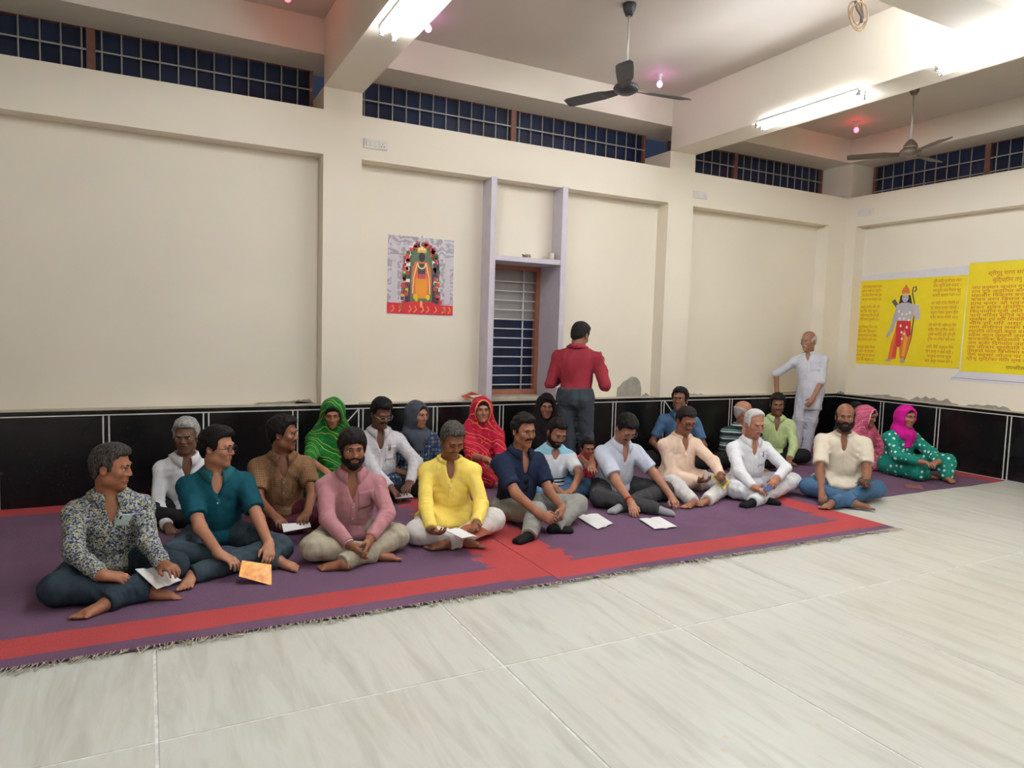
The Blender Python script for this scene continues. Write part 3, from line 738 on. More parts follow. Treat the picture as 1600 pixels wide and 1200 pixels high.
b2 = tag(empty('banner', (BX, -1.675, 1.236)), 'larger yellow banner densely lettered in red at the right edge', 'banner')
S = Sheet(b2, 'y'); W2, H2 = 1.75, 1.385
S.poly('sheet', [(-.15, -.115), (W2, -.115), (W2, H2+.01), (-.0, H2+.01), (-.03, .0)], (222, 218, 224), .0045)
S.poly('stripe', [(-.12, -.082), (W2, -.082), (W2, -.076), (-.12, -.076)], (150, 110, 120), .0052)
S.poly('print', [(-.01, .01), (W2, .01), (W2, H2), (.0, H2)], YEL, .0055)
for o in (): pass
head2 = ['श्रीगुरु चरण सरोज रज, निज मन मुकुरु सुधारि', 'बुद्धिहीन तनु जानिके, सुमिरौं पवन कुमार']
body2 = ['जय हनुमान ज्ञान गुन सागर, जय कपीस तिहुँ लोक उजागर', 'राम दूत अतुलित बल धामा, अंजनि पुत्र पवनसुत नामा', 'महाबीर बिक्रम बजरंगी, कुमति निवार सुमति के संगी',
 'कंचन बरन बिराज सुबेसा, कानन कुंडल कुंचित केसा', 'हाथ बज्र औ ध्वजा बिराजै, काँधे मूँज जनेऊ साजै', 'संकर सुवन केसरीनंदन, तेज प्रताप महा जग बंदन',
 'बिद्यावान गुनी अति चातुर, राम काज करिबे को आतुर', 'प्रभु चरित्र सुनिबे को रसिया, राम लखन सीता मन बसिया', 'सूक्ष्म रूप धरि सियहिं दिखावा, बिकट रूप धरि लंक जरावा',
 'भीम रूप धरि असुर सँहारे, रामचंद्र के काज सँवारे', 'लाय सजीवन लखन जियाये, श्रीरघुबीर हरषि उर लाये', 'रघुपति कीन्ही बहुत बड़ाई, तुम मम प्रिय भरतहि सम भाई',
 'सहस बदन तुम्हरो जस गावैं, अस कहि श्रीपति कंठ लगावैं', 'सनकादिक ब्रह्मादि मुनीसा, नारद सारद सहित अहीसा', 'जम कुबेर दिगपाल जहाँ ते, कबि कोबिद कहि सके कहाँ ते',
 'तुम उपकार सुग्रीवहिं कीन्हा, राम मिलाय राज पद दीन्हा', 'तुम्हरो मंत्र बिभीषन माना, लंकेस्वर भए सब जग जाना', 'जुग सहस्र जोजन पर भानू, लील्यो ताहि मधुर फल जानू', 'प्रभु मुद्रिका मेलि मुख माहीं, जलधि लाँघि गये अचरज नाहीं']
n0 = len(bpy.data.objects)
lettering(b2, head2, .80, 1.22, .085, 1.15, REDT, .07)
lettering(b2, body2, .86, 1.055, .0495, -1.62, REDT, .052)
lettering(b2, ['रामचरितमानस मंडल, बूंदी, राजस्थान'], .92, .07, .07, 1.05, (70, 52, 30), .06)
for o in b2.children:
    if o.name.startswith('lettering'): o.location.x -= .003

# ---- things on ledge and shelf
mug = tag(empty('mug', (4.165, .10, 2.42)), 'small pale mug on the shelf above the window', 'mug')
MB().lathe([(.034, 0), (.036, .003), (.037, .085), (.034, .085), (.032, .008)], n=18).build('cup', plain('mug_glaze', (214, 200, 184), .3, var=.1, scale=30), mug)
MB().tube([(.035+.022*math.sin(a), 0, .045+.025*math.cos(a)) for a in np.linspace(0, math.pi, 9)], .005, 6).build('handle', plain('mug_glaze', (214, 200, 184), .3), mug)
tag(MB().box((-.05, -.03, 0), (.05, .03, .006)).build('tile_chip', plain('brick_red', (150, 92, 80), .7)), 'flat reddish chip lying beside the mug', 'chip').location = (4.10, .06, 2.42)
nest = MB()
for k in range(40):
    r = random.Random(k); a = r.uniform(0, 6.28); q = r.uniform(.02, .055)
    nest.tube([(q*math.cos(a), q*.6*math.sin(a), r.uniform(0, .02)), (q*math.cos(a+1), q*.6*math.sin(a+1), r.uniform(.01, .035)), (q*math.cos(a+2), q*.6*math.sin(a+2), r.uniform(0, .03))], .005, 5)
tag(nest.build('nest', plain('dry_straw', (150, 140, 122), .9, var=.2, scale=30)), 'small clump of dry straw on the shelf edge', 'nest').location = (3.80, .03, 2.42)
def book(name, c, w, l, t, rz, rgb, label, cat='book', group=None, tilt=0, pages=True):
    root = tag(empty(name, c, rz), label, cat, group); root.rotation_euler = (tilt, 0, rz)
    mc = flat_mat(rgb); mp = plain('paper_block', (226, 220, 204), .8, var=.06, scale=40)
    MB().box((-w/2, -l/2, 0), (w/2, l/2, t*.12)).box((-w/2, -l/2, t*.88), (w/2, l/2, t)).box((-w/2, -l/2, t*.12), (-w/2+.002, l/2, t*.88)).build('cover', mc, root)
    MB().box((-w/2+.002, -l/2+.003, t*.12), (w/2-.003, l/2-.003, t*.88)).build('pages', mp, root)
    return root
zz = ZD
for k, (w, l, t, a, c, lb) in enumerate(((.15, .21, .016, .1, (196, 176, 150), 'buff booklet at the bottom of the ledge pile'), (.15, .20, .014, -.1, (214, 196, 170), 'cream booklet second from the bottom of the ledge pile'),
      (.14, .20, .018, .25, (186, 150, 120), 'tan booklet third from the bottom of the ledge pile'), (.14, .19, .014, .0, (222, 206, 186), 'pale booklet on top of the ledge pile'))):
    book('booklet', (3.25, .09, zz), l, w, t, a, c, lb, group='booklets piled on the ledge'); zz += t+.0005
rp = MB(); r = random.Random(2)
for k in range(7):
    x = -.09+.02*k; a = r.uniform(-.5, .5)
    rp.quad_mesh([(x, -.03, 0), (x+.10, -.02+.02*a, .012), (x+.09, .05, .03+.03*a), (x-.01, .04, .02+.02*k*.4)], [(0, 1, 2, 3)])
tag(rp.build('crumpled_packet', flat_mat((178, 70, 48))), 'crumpled rust-red paper packet on the booklet pile', 'packet').location = (3.17, .07, zz-.03)
def loose(loc, w, l, rz, rgb, label):
    mb = MB(); n = 8
    vs = [(-w/2+w*i/n, s*l/2, .001+.004*(.5-.5*math.cos(i/n*6.28*1.5+s))) for i in range(n+1) for s in (-1, 1)]
    mb.quad_mesh(vs+[(x, y, z-.0008) for x, y, z in vs], [(2*i, 2*i+2, 2*i+3, 2*i+1) for i in range(n)]+[(18+2*i, 18+2*i+1, 18+2*i+3, 18+2*i+2) for i in range(n)], True)
    o = tag(mb.build('loose_paper', flat_mat(rgb)), label, 'paper', 'loose papers on the ledge'); o.location = loc; o.rotation_euler = (0, 0, rz)
loose((2.96, .08, ZD+.001), .20, .13, .2, (222, 212, 206), 'pale loose paper on the ledge just left of the booklet pile')
loose((2.72, .08, ZD+.001), .26, .12, -.15, (214, 186, 178), 'pinkish loose paper on the ledge further left of the pile')
loose((2.40, .09, ZD+.001), .30, .10, .05, (198, 186, 170), 'greyish flat paper on the ledge under the poster')
# ================================================================== FIGURES: distance fields turned into continuous meshes
def unit(v): v = np.asarray(v, float); return v/(np.linalg.norm(v)+1e-12)
class Field:
    def __init__(s, lo, hi, h):
        s.h = h; s.lo = np.asarray(lo, float); s.n = np.ceil((np.asarray(hi)-s.lo)/h).astype(int)+1
        s.a = np.full(tuple(s.n), .5, np.float32)
    def grid(s, bmin, bmax):
        i0 = np.clip(np.floor((np.asarray(bmin)-s.lo)/s.h).astype(int), 0, s.n-1); i1 = np.clip(np.ceil((np.asarray(bmax)-s.lo)/s.h).astype(int)+1, 1, s.n)
        ax = [(s.lo[k]+s.h*np.arange(i0[k], i1[k])).astype(np.float32) for k in range(3)]
        return (slice(i0[0], i1[0]), slice(i0[1], i1[1]), slice(i0[2], i1[2])), ax[0][:, None, None], ax[1][None, :, None], ax[2][None, None, :]
    def comb(s, sl, d, k, op):
        a = s.a[sl]
        if op == 'add':
            if k > 0:
                w = np.maximum(k-np.abs(a-d), 0); s.a[sl] = np.minimum(a, d)-w*w*(.25/k)
            else: s.a[sl] = np.minimum(a, d)
        else:
            d = -d
            if k > 0:
                w = np.maximum(k-np.abs(a-d), 0); s.a[sl] = np.maximum(a, d)+w*w*(.25/k)
            else: s.a[sl] = np.maximum(a, d)
    def cone(s, a, b, ra, rb, k=.02, op='add', inf=0.0, cap=False, pad=None):
        a = np.asarray(a, float); b = np.asarray(b, float); ra += inf; rb += inf
        m = max(ra, rb)+k+.03
        sl, X, Y, Z = s.grid(np.minimum(a, b)-m, np.maximum(a, b)+m)
        if 0 in s.a[sl].shape: return
        d = (b-a).astype(np.float32); L2 = float(d@d)+1e-9
        tt = ((X-a[0])*d[0]+(Y-a[1])*d[1]+(Z-a[2])*d[2])/L2; t = np.clip(tt, 0, 1)
        q = np.sqrt((X-a[0]-t*d[0])**2+(Y-a[1]-t*d[1])**2+(Z-a[2]-t*d[2])**2)-(ra+(rb-ra)*t)
        if cap: q = np.maximum(q, (tt-1)*math.sqrt(L2))
        s.comb(sl, q, k, op)
    def ell(s, c, r, k=.02, rot=None, op='add', inf=0.0):
        c = np.asarray(c, float); r = np.asarray(r, float)+inf; m = (np.max(r) if rot is not None else r)+k+.03
        sl, X, Y, Z = s.grid(c-m, c+m)
        if 0 in s.a[sl].shape: return
        x, y, z = X-c[0], Y-c[1], Z-c[2]
        if rot is not None:
            R = rot.astype(np.float32)   # columns = local axes
            x, y, z = (x*R[0, i]+y*R[1, i]+z*R[2, i] for i in range(3))
        k0 = np.sqrt((x/r[0])**2+(y/r[1])**2+(z/r[2])**2); k1 = np.sqrt((x/r[0]**2)**2+(y/r[1]**2)**2+(z/r[2]**2)**2)+1e-6
        s.comb(sl, k0*(k0-1)/k1, k, op)
    def box(s, c, r, rnd, k=.01, rot=None, op='add'):
        c = np.asarray(c, float); r = np.asarray(r, float); m = float(np.linalg.norm(r))+rnd+k+.02
        sl, X, Y, Z = s.grid(c-m, c+m)
        if 0 in s.a[sl].shape: return
        x, y, z = X-c[0], Y-c[1], Z-c[2]
        if rot is not None: x, y, z = (x*rot[0, i]+y*rot[1, i]+z*rot[2, i] for i in range(3))
        qx, qy, qz = np.abs(x)-r[0], np.abs(y)-r[1], np.abs(z)-r[2]
        d = np.sqrt(np.maximum(qx, 0)**2+np.maximum(qy, 0)**2+np.maximum(qz, 0)**2)+np.minimum(np.maximum(qx, np.maximum(qy, qz)), 0)-rnd
        s.comb(sl, d, k, op)
    def floor(s, z=0.016):
        zs = (s.lo[2]+s.h*np.arange(s.n[2])).astype(np.float32)
        s.a = np.maximum(s.a, (z-zs)[None, None, :])
    def wrinkle(s, amp, seed, scale=1.0, aniso=(1, 1, 1)):
        idx = np.nonzero(np.abs(s.a) < .02); P = (np.stack(idx, 1)*s.h+s.lo).astype(np.float32)*np.asarray(aniso, np.float32)
        r = np.random.RandomState(seed); v = np.zeros(len(P), np.float32)
        for i in range(7):
            kd = unit(r.normal(size=3))*r.uniform(35, 95)*scale; kw = unit(r.normal(size=3))*r.uniform(12, 30)*scale
            ph = P@kd.astype(np.float32)+2.2*np.sin(P@kw.astype(np.float32)+r.uniform(0, 6))+r.uniform(0, 6)
            v += (1-2*np.abs(np.sin(ph*.5))) if i % 2 else np.sin(ph)
        s.a[idx] += (amp*v/3.0).astype(np.float32)
    def crease(s, items, seed):
        idx = np.nonzero(np.abs(s.a) < .02); P = (np.stack(idx, 1)*s.h+s.lo).astype(np.float32); v = np.zeros(len(P), np.float32); r = np.random.RandomState(seed)
        for c, ax, sig, amp, wl in items:
            q = P-np.asarray(c, np.float32); d2 = (q*q).sum(1); al = q@np.asarray(ax, np.float32)
            k1 = unit(r.normal(size=3))*22; k2 = unit(r.normal(size=3))*40
            ph = al*(2*math.pi/wl)+1.6*np.sin(P@k1.astype(np.float32)+r.uniform(0, 6))+.9*np.sin(P@k2.astype(np.float32)+r.uniform(0, 6))
            v += amp*np.exp(-d2/(2*sig*sig))*(.6-np.abs(np.sin(ph*.5)))*1.2
        s.a[idx] += v.astype(np.float32)
    def sample(s, P):
        q = np.clip(np.round((P-s.lo)/s.h).astype(int), 0, s.n-1); ins = np.all((P >= s.lo-s.h) & (P <= s.lo+s.h*s.n), axis=1)
        v = s.a[q[:, 0], q[:, 1], q[:, 2]].copy(); v[~ins] = .5; return v
    def nets(s):
        a = s.a; n0, n1, n2 = a.shape; sg = a < 0
        c = sg[:-1, :-1, :-1].astype(np.int8)
        for i, j, k in ((1,0,0),(0,1,0),(1,1,0),(0,0,1),(1,0,1),(0,1,1),(1,1,1)):
            c = c+sg[i:n0-1+i, j:n1-1+j, k:n2-1+k]
        act = np.nonzero((c > 0) & (c < 8)); nv = len(act[0])
        vid = np.full((n0-1, n1-1, n2-1), -1, np.int32); vid[act] = np.arange(nv)
        I, J, K = act; corner = {}
        for i in (0, 1):
            for j in (0, 1):
                for k in (0, 1): corner[i, j, k] = a[I+i, J+j, K+k]
        acc = np.zeros((nv, 3)); cnt = np.zeros(nv)
        for ax in range(3):
            for u in (0, 1):
                for w in (0, 1):
                    p = [u, w]; p.insert(ax, 0); q = list(p); q[ax] = 1
                    va, vb = corner[tuple(p)], corner[tuple(q)]; m = (va < 0) != (vb < 0)
                    t = np.where(m, va/np.where(m, va-vb, 1), 0)
                    for d in range(3): acc[:, d] += np.where(m, p[d]+(t if d == ax else 0), 0)
                    cnt += m
        V = (acc/cnt[:, None]+np.stack(act, 1))*s.h+s.lo
        quads = []
        for ax in range(3):
            sh = [slice(1, -1)]*3; sh[ax] = slice(0, -1); sh2 = list(sh); sh2[ax] = slice(1, None)
            A, B = sg[tuple(sh)], sg[tuple(sh2)]
            e = np.nonzero(A != B); off = [1, 1, 1]; off[ax] = 0
            P = [e[d]+off[d] for d in range(3)]; flip = A[e]
            o1, o2 = [(1, 2), (2, 0), (0, 1)][ax]
            def vi(d1, d2):
                Q = list(P); Q[o1] = Q[o1]-d1; Q[o2] = Q[o2]-d2; return vid[Q[0], Q[1], Q[2]]
            q = np.stack([vi(0, 0), vi(1, 0), vi(1, 1), vi(0, 1)], 1)
            q[~flip] = q[~flip][:, ::-1]; quads.append(q)
        return V, np.concatenate(quads)
def cluster(V, Q, hidden, cell):
    """thin out the part of a surface that lies under clothing; the surface stays continuous"""
    key = np.floor(V/cell).astype(np.int64); kk = (key[:, 0]*73856093) ^ (key[:, 1]*19349663) ^ (key[:, 2]*83492791)
    kk = np.where(hidden, kk, -(np.arange(len(V))+1)*(2**40))
    uq, inv = np.unique(kk, return_inverse=True)
    W = np.zeros((len(uq), 3)); np.add.at(W, inv, V); W /= np.bincount(inv)[:, None]
    return W, inv[Q]
def np_mesh(name, V, Q):
    d = Q == np.roll(Q, -1, axis=1); dup = d.sum(1); opp = (Q[:, 0] == Q[:, 2]) | (Q[:, 1] == Q[:, 3])
    q4 = Q[(dup == 0) & ~opp]; t = Q[(dup == 1) & ~opp]; td = d[(dup == 1) & ~opp]
    t3 = t[~td].reshape(-1, 3) if len(t) else np.zeros((0, 3), int)
    me = bpy.data.meshes.new(name)
    used = np.unique(np.concatenate([q4.ravel(), t3.ravel()])); mp = np.full(len(V), -1); mp[used] = np.arange(len(used)); V = V[used]; q4 = mp[q4]; t3 = mp[t3]
    me.vertices.add(len(V)); me.vertices.foreach_set('co', np.ascontiguousarray(V, np.float32).ravel())
    nl = q4.size+t3.size; me.loops.add(nl); me.loops.foreach_set('vertex_index', np.concatenate([q4.ravel(), t3.ravel()]).astype(np.int32))
    npoly = len(q4)+len(t3); me.polygons.add(npoly)
    st = np.concatenate([np.arange(len(q4))*4, q4.size+np.arange(len(t3))*3]).astype(np.int32)
    me.polygons.foreach_set('loop_start', st)
    me.polygons.foreach_set('use_smooth', np.ones(npoly, bool)); me.update(calc_edges=True); me.validate()
    return me
def poly_sd(y, z, pts):
    """signed distance to a polygon in the head's side view (y forward, z up)"""
    pts = np.asarray(pts, np.float32); d = np.full(np.broadcast(y, z).shape, 1e9, np.float32); s = np.ones_like(d)
    n = len(pts)
    for i in range(n):
        a, b = pts[i], pts[i-1]; e = b-a; wy, wz = y-a[0], z-a[1]
        t = np.clip((wy*e[0]+wz*e[1])/(e@e), 0, 1); d = np.minimum(d, (wy-e[0]*t)**2+(wz-e[1]*t)**2)
        c1 = z >= a[1]; c2 = z < b[1]; c3 = e[0]*wz > e[1]*wy
        fl = (c1 & c2 & c3) | (~c1 & ~c2 & ~c3); s = np.where(fl, -s, s)
    return s*np.sqrt(d)

# ------------------------------------------------------------------ cloth, skin and hair materials
def skin_mat(rgb):
    nm = 'skin_%d_%d_%d' % tuple(rgb)
    if nm in _mc: return _mc[nm]
    m, nt, b = new_mat(nm); c = lin(rgb); v = coords(nt)
    n = nd(nt, 'ShaderNodeTexNoise', Scale=18.0, Detail=4.0); nt.links.new(v, n.inputs['Vector'])
    nt.links.new(ramp(nt, n.outputs[0], [(.3, tuple(x*.86 for x in c[:3])+(1,)), (.7, tuple(min(1, x*1.1) for x in c[:3])+(1,))]), b.inputs['Base Color'])
    b.inputs['Roughness'].default_value = .48; b.inputs['Specular IOR Level'].default_value = .4
    b.inputs['Subsurface Weight'].default_value = .0
    _mc[nm] = m; return m
def hair_mat(rgb, grey=None):
    nm = 'hair_%s_%s' % (rgb, grey)
    if nm in _mc: return _mc[nm]
    m, nt, b = new_mat('hair'); v = coords(nt, (90, 90, 25))
    n = nd(nt, 'ShaderNodeTexNoise', Scale=1.6, Detail=4.0); nt.links.new(v, n.inputs['Vector'])
    c = lin(rgb); g = lin(grey) if grey else tuple(min(1, x*1.9) for x in c[:3])+(1,)
    nt.links.new(ramp(nt, n.outputs[0], [(.38, c), (.68, g)]), b.inputs['Base Color']); b.inputs['Roughness'].default_value = .62; b.inputs['Specular IOR Level'].default_value = .16
    bump(nt, b, n.outputs[0], .5, .006); _mc[nm] = m; return m
def cloth(name, rgb, kind='plain', c2=None, c3=None, scale=1.0, rough=.85):
    if name in _mc: return _mc[name]
    m, nt, b = new_mat(name); c = lin(rgb); a2 = lin(c2) if c2 and kind != 'zones' else None; a3 = lin(c3) if c3 else None
    v = coords(nt); sp = nt.nodes.new('ShaderNodeSeparateXYZ'); nt.links.new(v, sp.inputs[0])
    fine = nd(nt, 'ShaderNodeTexNoise', Scale=220.0, Detail=2.0); nt.links.new(v, fine.inputs['Vector'])
    soft = nd(nt, 'ShaderNodeTexNoise', Scale=6.0, Detail=3.0); nt.links.new(v, soft.inputs['Vector'])
    base = ramp(nt, soft.outputs[0], [(.3, tuple(x*.92 for x in c[:3])+(1,)), (.7, tuple(min(1, x*1.05) for x in c[:3])+(1,))])
    col = base
    if kind == 'floral':
        vo = nd(nt, 'ShaderNodeTexVoronoi', Scale=75.0*scale, Randomness=1.0); nt.links.new(v, vo.inputs['Vector'])
        sep = nt.nodes.new('ShaderNodeSeparateColor'); nt.links.new(vo.outputs['Color'], sep.inputs[0])
        col = ramp(nt, sep.outputs[0], [(0, c), (.3, c), (.301, a2), (.55, a2), (.551, a3), (.8, a3), (.801, lin((96, 112, 140)))], 'CONSTANT')
    elif kind == 'check':
        w1 = mathn(nt, 'FRACT', mathn(nt, 'MULTIPLY', sp.outputs[0], 28*scale)); w2 = mathn(nt, 'FRACT', mathn(nt, 'MULTIPLY', sp.outputs[2], 28*scale))
        f = mathn(nt, 'ADD', mathn(nt, 'LESS_THAN', w1, .22), mathn(nt, 'LESS_THAN', w2, .22)); col = mixc(nt, mathn(nt, 'MULTIPLY', f, .18), base, a2)
    elif kind == 'dots':
        vo = nd(nt, 'ShaderNodeTexVoronoi', Scale=14.0*scale, Randomness=.45); nt.links.new(v, vo.inputs['Vector'])
        f = ramp(nt, vo.outputs['Distance'], [(0, (1, 1, 1, 1)), (.24, (1, 1, 1, 1)), (.28, (0, 0, 0, 1))]); col = mixc(nt, f, base, a2)
    elif kind == 'motif':
        vo = nd(nt, 'ShaderNodeTexVoronoi', Scale=30.0*scale, Randomness=.15); nt.links.new(v, vo.inputs['Vector'])
        f = ramp(nt, vo.outputs['Distance'], [(0, (1, 1, 1, 1)), (.20, (1, 1, 1, 1)), (.24, (0, 0, 0, 1)), (.36, (0, 0, 0, 1)), (.40, (.6, .6, .6, 1)), (.46, (0, 0, 0, 1))]); col = mixc(nt, f, base, a2)
        if a3:
            sep = nt.nodes.new('ShaderNodeSeparateColor'); nt.links.new(vo.outputs['Color'], sep.inputs[0])
            col = mixc(nt, mathn(nt, 'MULTIPLY', f, mathn(nt, 'GREATER_THAN', sep.outputs[1], .6)), col, a3)
    elif kind == 'bands':   # wavy stripes, as of a tie-dyed sari
        wv = nt.nodes.new('ShaderNodeTexWave'); wv.inputs['Scale'].default_value = 4.5*scale; wv.inputs['Distortion'].default_value = 7; wv.inputs['Detail'].default_value = 1.5; wv.bands_direction = 'DIAGONAL'
        nt.links.new(v, wv.inputs['Vector'])
        f = ramp(nt, wv.outputs['Fac'], [(.0, (0, 0, 0, 1)), (.68, (0, 0, 0, 1)), (.73, (1, 1, 1, 1)), (.80, (1, 1, 1, 1)), (.85, (0, 0, 0, 1))]); col = mixc(nt, f, base, a2)
        if a3:
            vo = nd(nt, 'ShaderNodeTexVoronoi', Scale=26.0*scale); nt.links.new(v, vo.inputs['Vector'])
            col = mixc(nt, ramp(nt, vo.outputs['Distance'], [(0, (1, 1, 1, 1)), (.16, (1, 1, 1, 1)), (.2, (0, 0, 0, 1))]), col, a3)
    elif kind == 'hstripe':
        w = mathn(nt, 'FRACT', mathn(nt, 'MULTIPLY', sp.outputs[2], 11*scale))
        col = ramp(nt, w, [(0, c), (.30, c), (.301, a2), (.52, a2), (.521, c), (.62, c), (.621, a3), (.80, a3), (.801, c)], 'CONSTANT')
    elif kind == 'vstripe':
        w = mathn(nt, 'FRACT', mathn(nt, 'MULTIPLY', sp.outputs[0], 70*scale)); col = mixc(nt, mathn(nt, 'MULTIPLY', mathn(nt, 'LESS_THAN', w, .3), .5), base, a2)
    elif kind == 'zones':   # bands by height: list in c2 = [(z, rgb), ...]
        col = ramp(nt, mathn(nt, 'MULTIPLY', sp.outputs[2], 1.0), c2, 'CONSTANT')
    elif kind == 'denim':
        n2 = nd(nt, 'ShaderNodeTexNoise', Scale=4.0, Detail=4.0); nt.links.new(v, n2.inputs['Vector'])
        col = ramp(nt, n2.outputs[0], [(.3, tuple(x*.75 for x in c[:3])+(1,)), (.62, c), (.8, tuple(min(1, x*1.4) for x in c[:3])+(1,))])
    g = mixc(nt, .12, col, mixc(nt, fine.outputs[0], (.0, .0, .0, 1), (1, 1, 1, 1)), 'OVERLAY')
    nt.links.new(g, b.inputs['Base Color']); b.inputs['Roughness'].default_value = rough; b.inputs['Specular IOR Level'].default_value = .2
    fold = nd(nt, 'ShaderNodeTexNoise', Scale=1.0, Detail=1.5, Distortion=1.0); nt.links.new(coords(nt, (26, 26, 8), (.25, .2, 0)), fold.inputs['Vector'])
    bump(nt, b, mathn(nt, 'ADD', mathn(nt, 'MULTIPLY', fold.outputs[0], 1.0), mathn(nt, 'MULTIPLY', fine.outputs[0], .08)), .28, .012)
    _mc[name] = m; return m
M_EYE = plain('eye_white', (214, 204, 196), .25, var=.02); M_IRIS = plain('eye_iris', (32, 20, 16), .15, var=.1)
# ================================================================== PERSON BUILDER
STANDARD = dict(ua=.295, fa=.265, th=.45, sk=.43)
def bearing(q): return math.atan2(CPOS[0]-q[0], -(CPOS[1]-q[1]))
def rot_frame(yaw, pitch=0.0, roll=0.0):
    """columns: right, forward, up; yaw 0 looks along -y, positive towards +x; pitch > 0 looks down"""
    f = np.array([math.sin(yaw), -math.cos(yaw), 0]); u = np.array([0, 0, 1.0]); r = np.cross(f, u)
    f2 = f*math.cos(pitch)-u*math.sin(pitch); u2 = u*math.cos(pitch)+f*math.sin(pitch)
    r3 = r*math.cos(roll)+u2*math.sin(roll); u3 = u2*math.cos(roll)-r*math.sin(roll)
    return np.stack([r3, f2, u3], 1)
HAIRLINES = {
 'full': [(.088, .078), (.14, .22), (-.2, .22), (-.2, -.085), (-.075, -.085), (-.04, -.04), (-.018, .010), (.010, .010), (.014, -.012), (.026, .0), (.037, .050), (.056, .078)],
 'reced': [(.062, .10), (.10, .22), (-.2, .22), (-.2, -.08), (-.075, -.08), (-.04, -.04), (-.018, .004), (.012, .004), (.016, -.02), (.028, -.018), (.034, .03), (.036, .07)],
 'bald': [(-.045, .075), (-.2, .10), (-.2, -.075), (-.075, -.075), (-.04, -.035), (-.018, .006), (.012, .004), (.016, -.015), (.026, -.012), (.026, .03), (-.01, .055)],
 'woman': [(.100, .070), (.14, .22), (-.2, .22), (-.2, -.12), (-.03, -.12), (-.01, -.05), (.030, -.05), (.050, .0), (.066, .035), (.080, .058)],
 'low': [(.095, .066), (.14, .22), (-.2, .22), (-.2, -.095), (-.075, -.095), (-.035, -.04), (-.018, .0), (.016, .0), (.02, -.035), (.036, -.03), (.046, .025), (.07, .046)],
}
BEARD = [(.0, -.005), (.026, -.008), (.040, -.036), (.062, -.046), (.2, -.048), (.2, -.25), (.0, -.25), (-.004, -.06)]
def person(label, top, zt=None, Y=None, yaw=0, head=(0, 0, 0), lean=.04, sway=0.0, hs=1.1, sh=.182, g=1.0, skin=(150, 100, 74), seed=1,
           armR=None, armL=None, kneeR=None, kneeL=None, ankR=None, ankL=None, toeR=None, toeL=None,
           shirt=None, sleeve='long', neckline='collar', collar=True, long_hem=False, trousers=None, hair='full', haircol=(22, 18, 18), haircol2=None, hthick=.010,
           stache=None, beard=None, glasses=None, sari=None, hood=None, standing=None, eyes='open', sock=None, feet=True, vox=.0055, pelvis=None, handR={}, handL={},
           pocket=None, buttons=True, extra=None, group=None, neckfwd=.02, lips=True, pelz=.115, browcol=None, frame_rgb=(30, 26, 26), placket=True, cuffmat=None, hemZ=None, vdepth=.10, shz=.088, ascale=1.0, zmax=.955, ndrop=.105):
    if zt is not None and kneeR is not None and kneeL is not None and standing is None:
        # sitting height that puts the hips one thigh's length behind both knees
        best = None
        for z_ in np.linspace(.77, zmax, 44):
            V = at_z(top[0], top[1], z_); by = bearing(V)+math.radians(yaw); B = rot_frame(by); Hm = rot_frame(bearing(V)+math.radians(head[0]), math.radians(head[1]), math.radians(head[2]))
            N = V-Hm[:, 2]*.128*hs+Hm[:, 1]*.012-Hm[:, 2]*.06*hs-np.array([0, 0, ndrop*hs])-B[:, 1]*neckfwd*2
            P = np.array([N[0]-B[0, 1]*lean*2+B[0, 0]*sway, N[1]-B[1, 1]*lean*2+B[1, 0]*sway, pelz])
            e = sum(abs(np.linalg.norm(at_z(*kn)-P-sg*B[:, 0]*.095*g)-.45) for sg, kn in ((1, kneeR), (-1, kneeL)))
            if best is None or e < best[0]: best = (e, z_)
        zt = best[1]; LOG.append((label[:28], 'zt', round(float(zt), 3)))
    V = at_z(top[0], top[1], zt) if zt is not None else at_y(top[0], top[1], Y)
    th = bearing(V); by = th+math.radians(yaw); hy_ = th+math.radians(head[0])
    B = rot_frame(by); r, f, u = B[:, 0], B[:, 1], B[:, 2]
    Hm = rot_frame(hy_, math.radians(head[1]), math.radians(head[2]))
    Hc = V-Hm[:, 2]*.128*hs + Hm[:, 1]*.012
    N = Hc-Hm[:, 2]*.06*hs-np.array([0, 0, ndrop*hs])-f*neckfwd*2
    if pelvis is not None: P = np.array([pelvis[0], pelvis[1], pelz])
    elif standing is not None: P = np.array([N[0]-f[0]*lean+r[0]*sway, N[1]-f[1]*lean+r[1]*sway, standing['pz']])
    else: P = np.array([N[0]-f[0]*lean*2+r[0]*sway, N[1]-f[1]*lean*2+r[1]*sway, pelz])
    t = unit(N-P); L = np.linalg.norm(N-P)
    tr = unit(r-t*np.dot(r, t)); tf = np.cross(t, tr); T = np.stack([tr, tf, t], 1)
    loc = np.array([P[0], P[1], 0.0])
    def hp(x, y, z): return Hc+Hm@(np.array([x, y, z])*hs)
    def tp(x, y, z): return P+tr*x+tf*y+t*z
    S = {'R': tp(sh, 0.0, L-shz), 'L': tp(-sh, 0.0, L-shz)}
    # legs
    hipR, hipL = P+r*.095*g, P-r*.095*g
    K, A, TO = {}, {}, {}
    if standing is None:
        for sd, sg, kn, an, to, hip in (('R', 1, kneeR, ankR, toeR, hipR), ('L', -1, kneeL, ankL, toeL, hipL)):
            K[sd] = at_z(*kn) if kn is not None else np.array([*(P+f*.27+r*sg*.33)[:2], .125])
            A[sd] = at_z(*an) if an is not None else np.array([*(P+f*(.36 if sg > 0 else .30)-r*sg*.10)[:2], .055])
            TO[sd] = unit(at_z(*to)-A[sd]) if to is not None else unit(-r*sg*.9+f*.25-u*.15)
    else:
        for sd, sg, hip in (('R', 1, hipR), ('L', -1, hipL)):
            fo = standing['foot'+sd]; A[sd] = np.array([fo[0], fo[1], .08]); K[sd] = (hip+A[sd])/2+f*.015; TO[sd] = unit(f+r*sg*.25-u*.15)
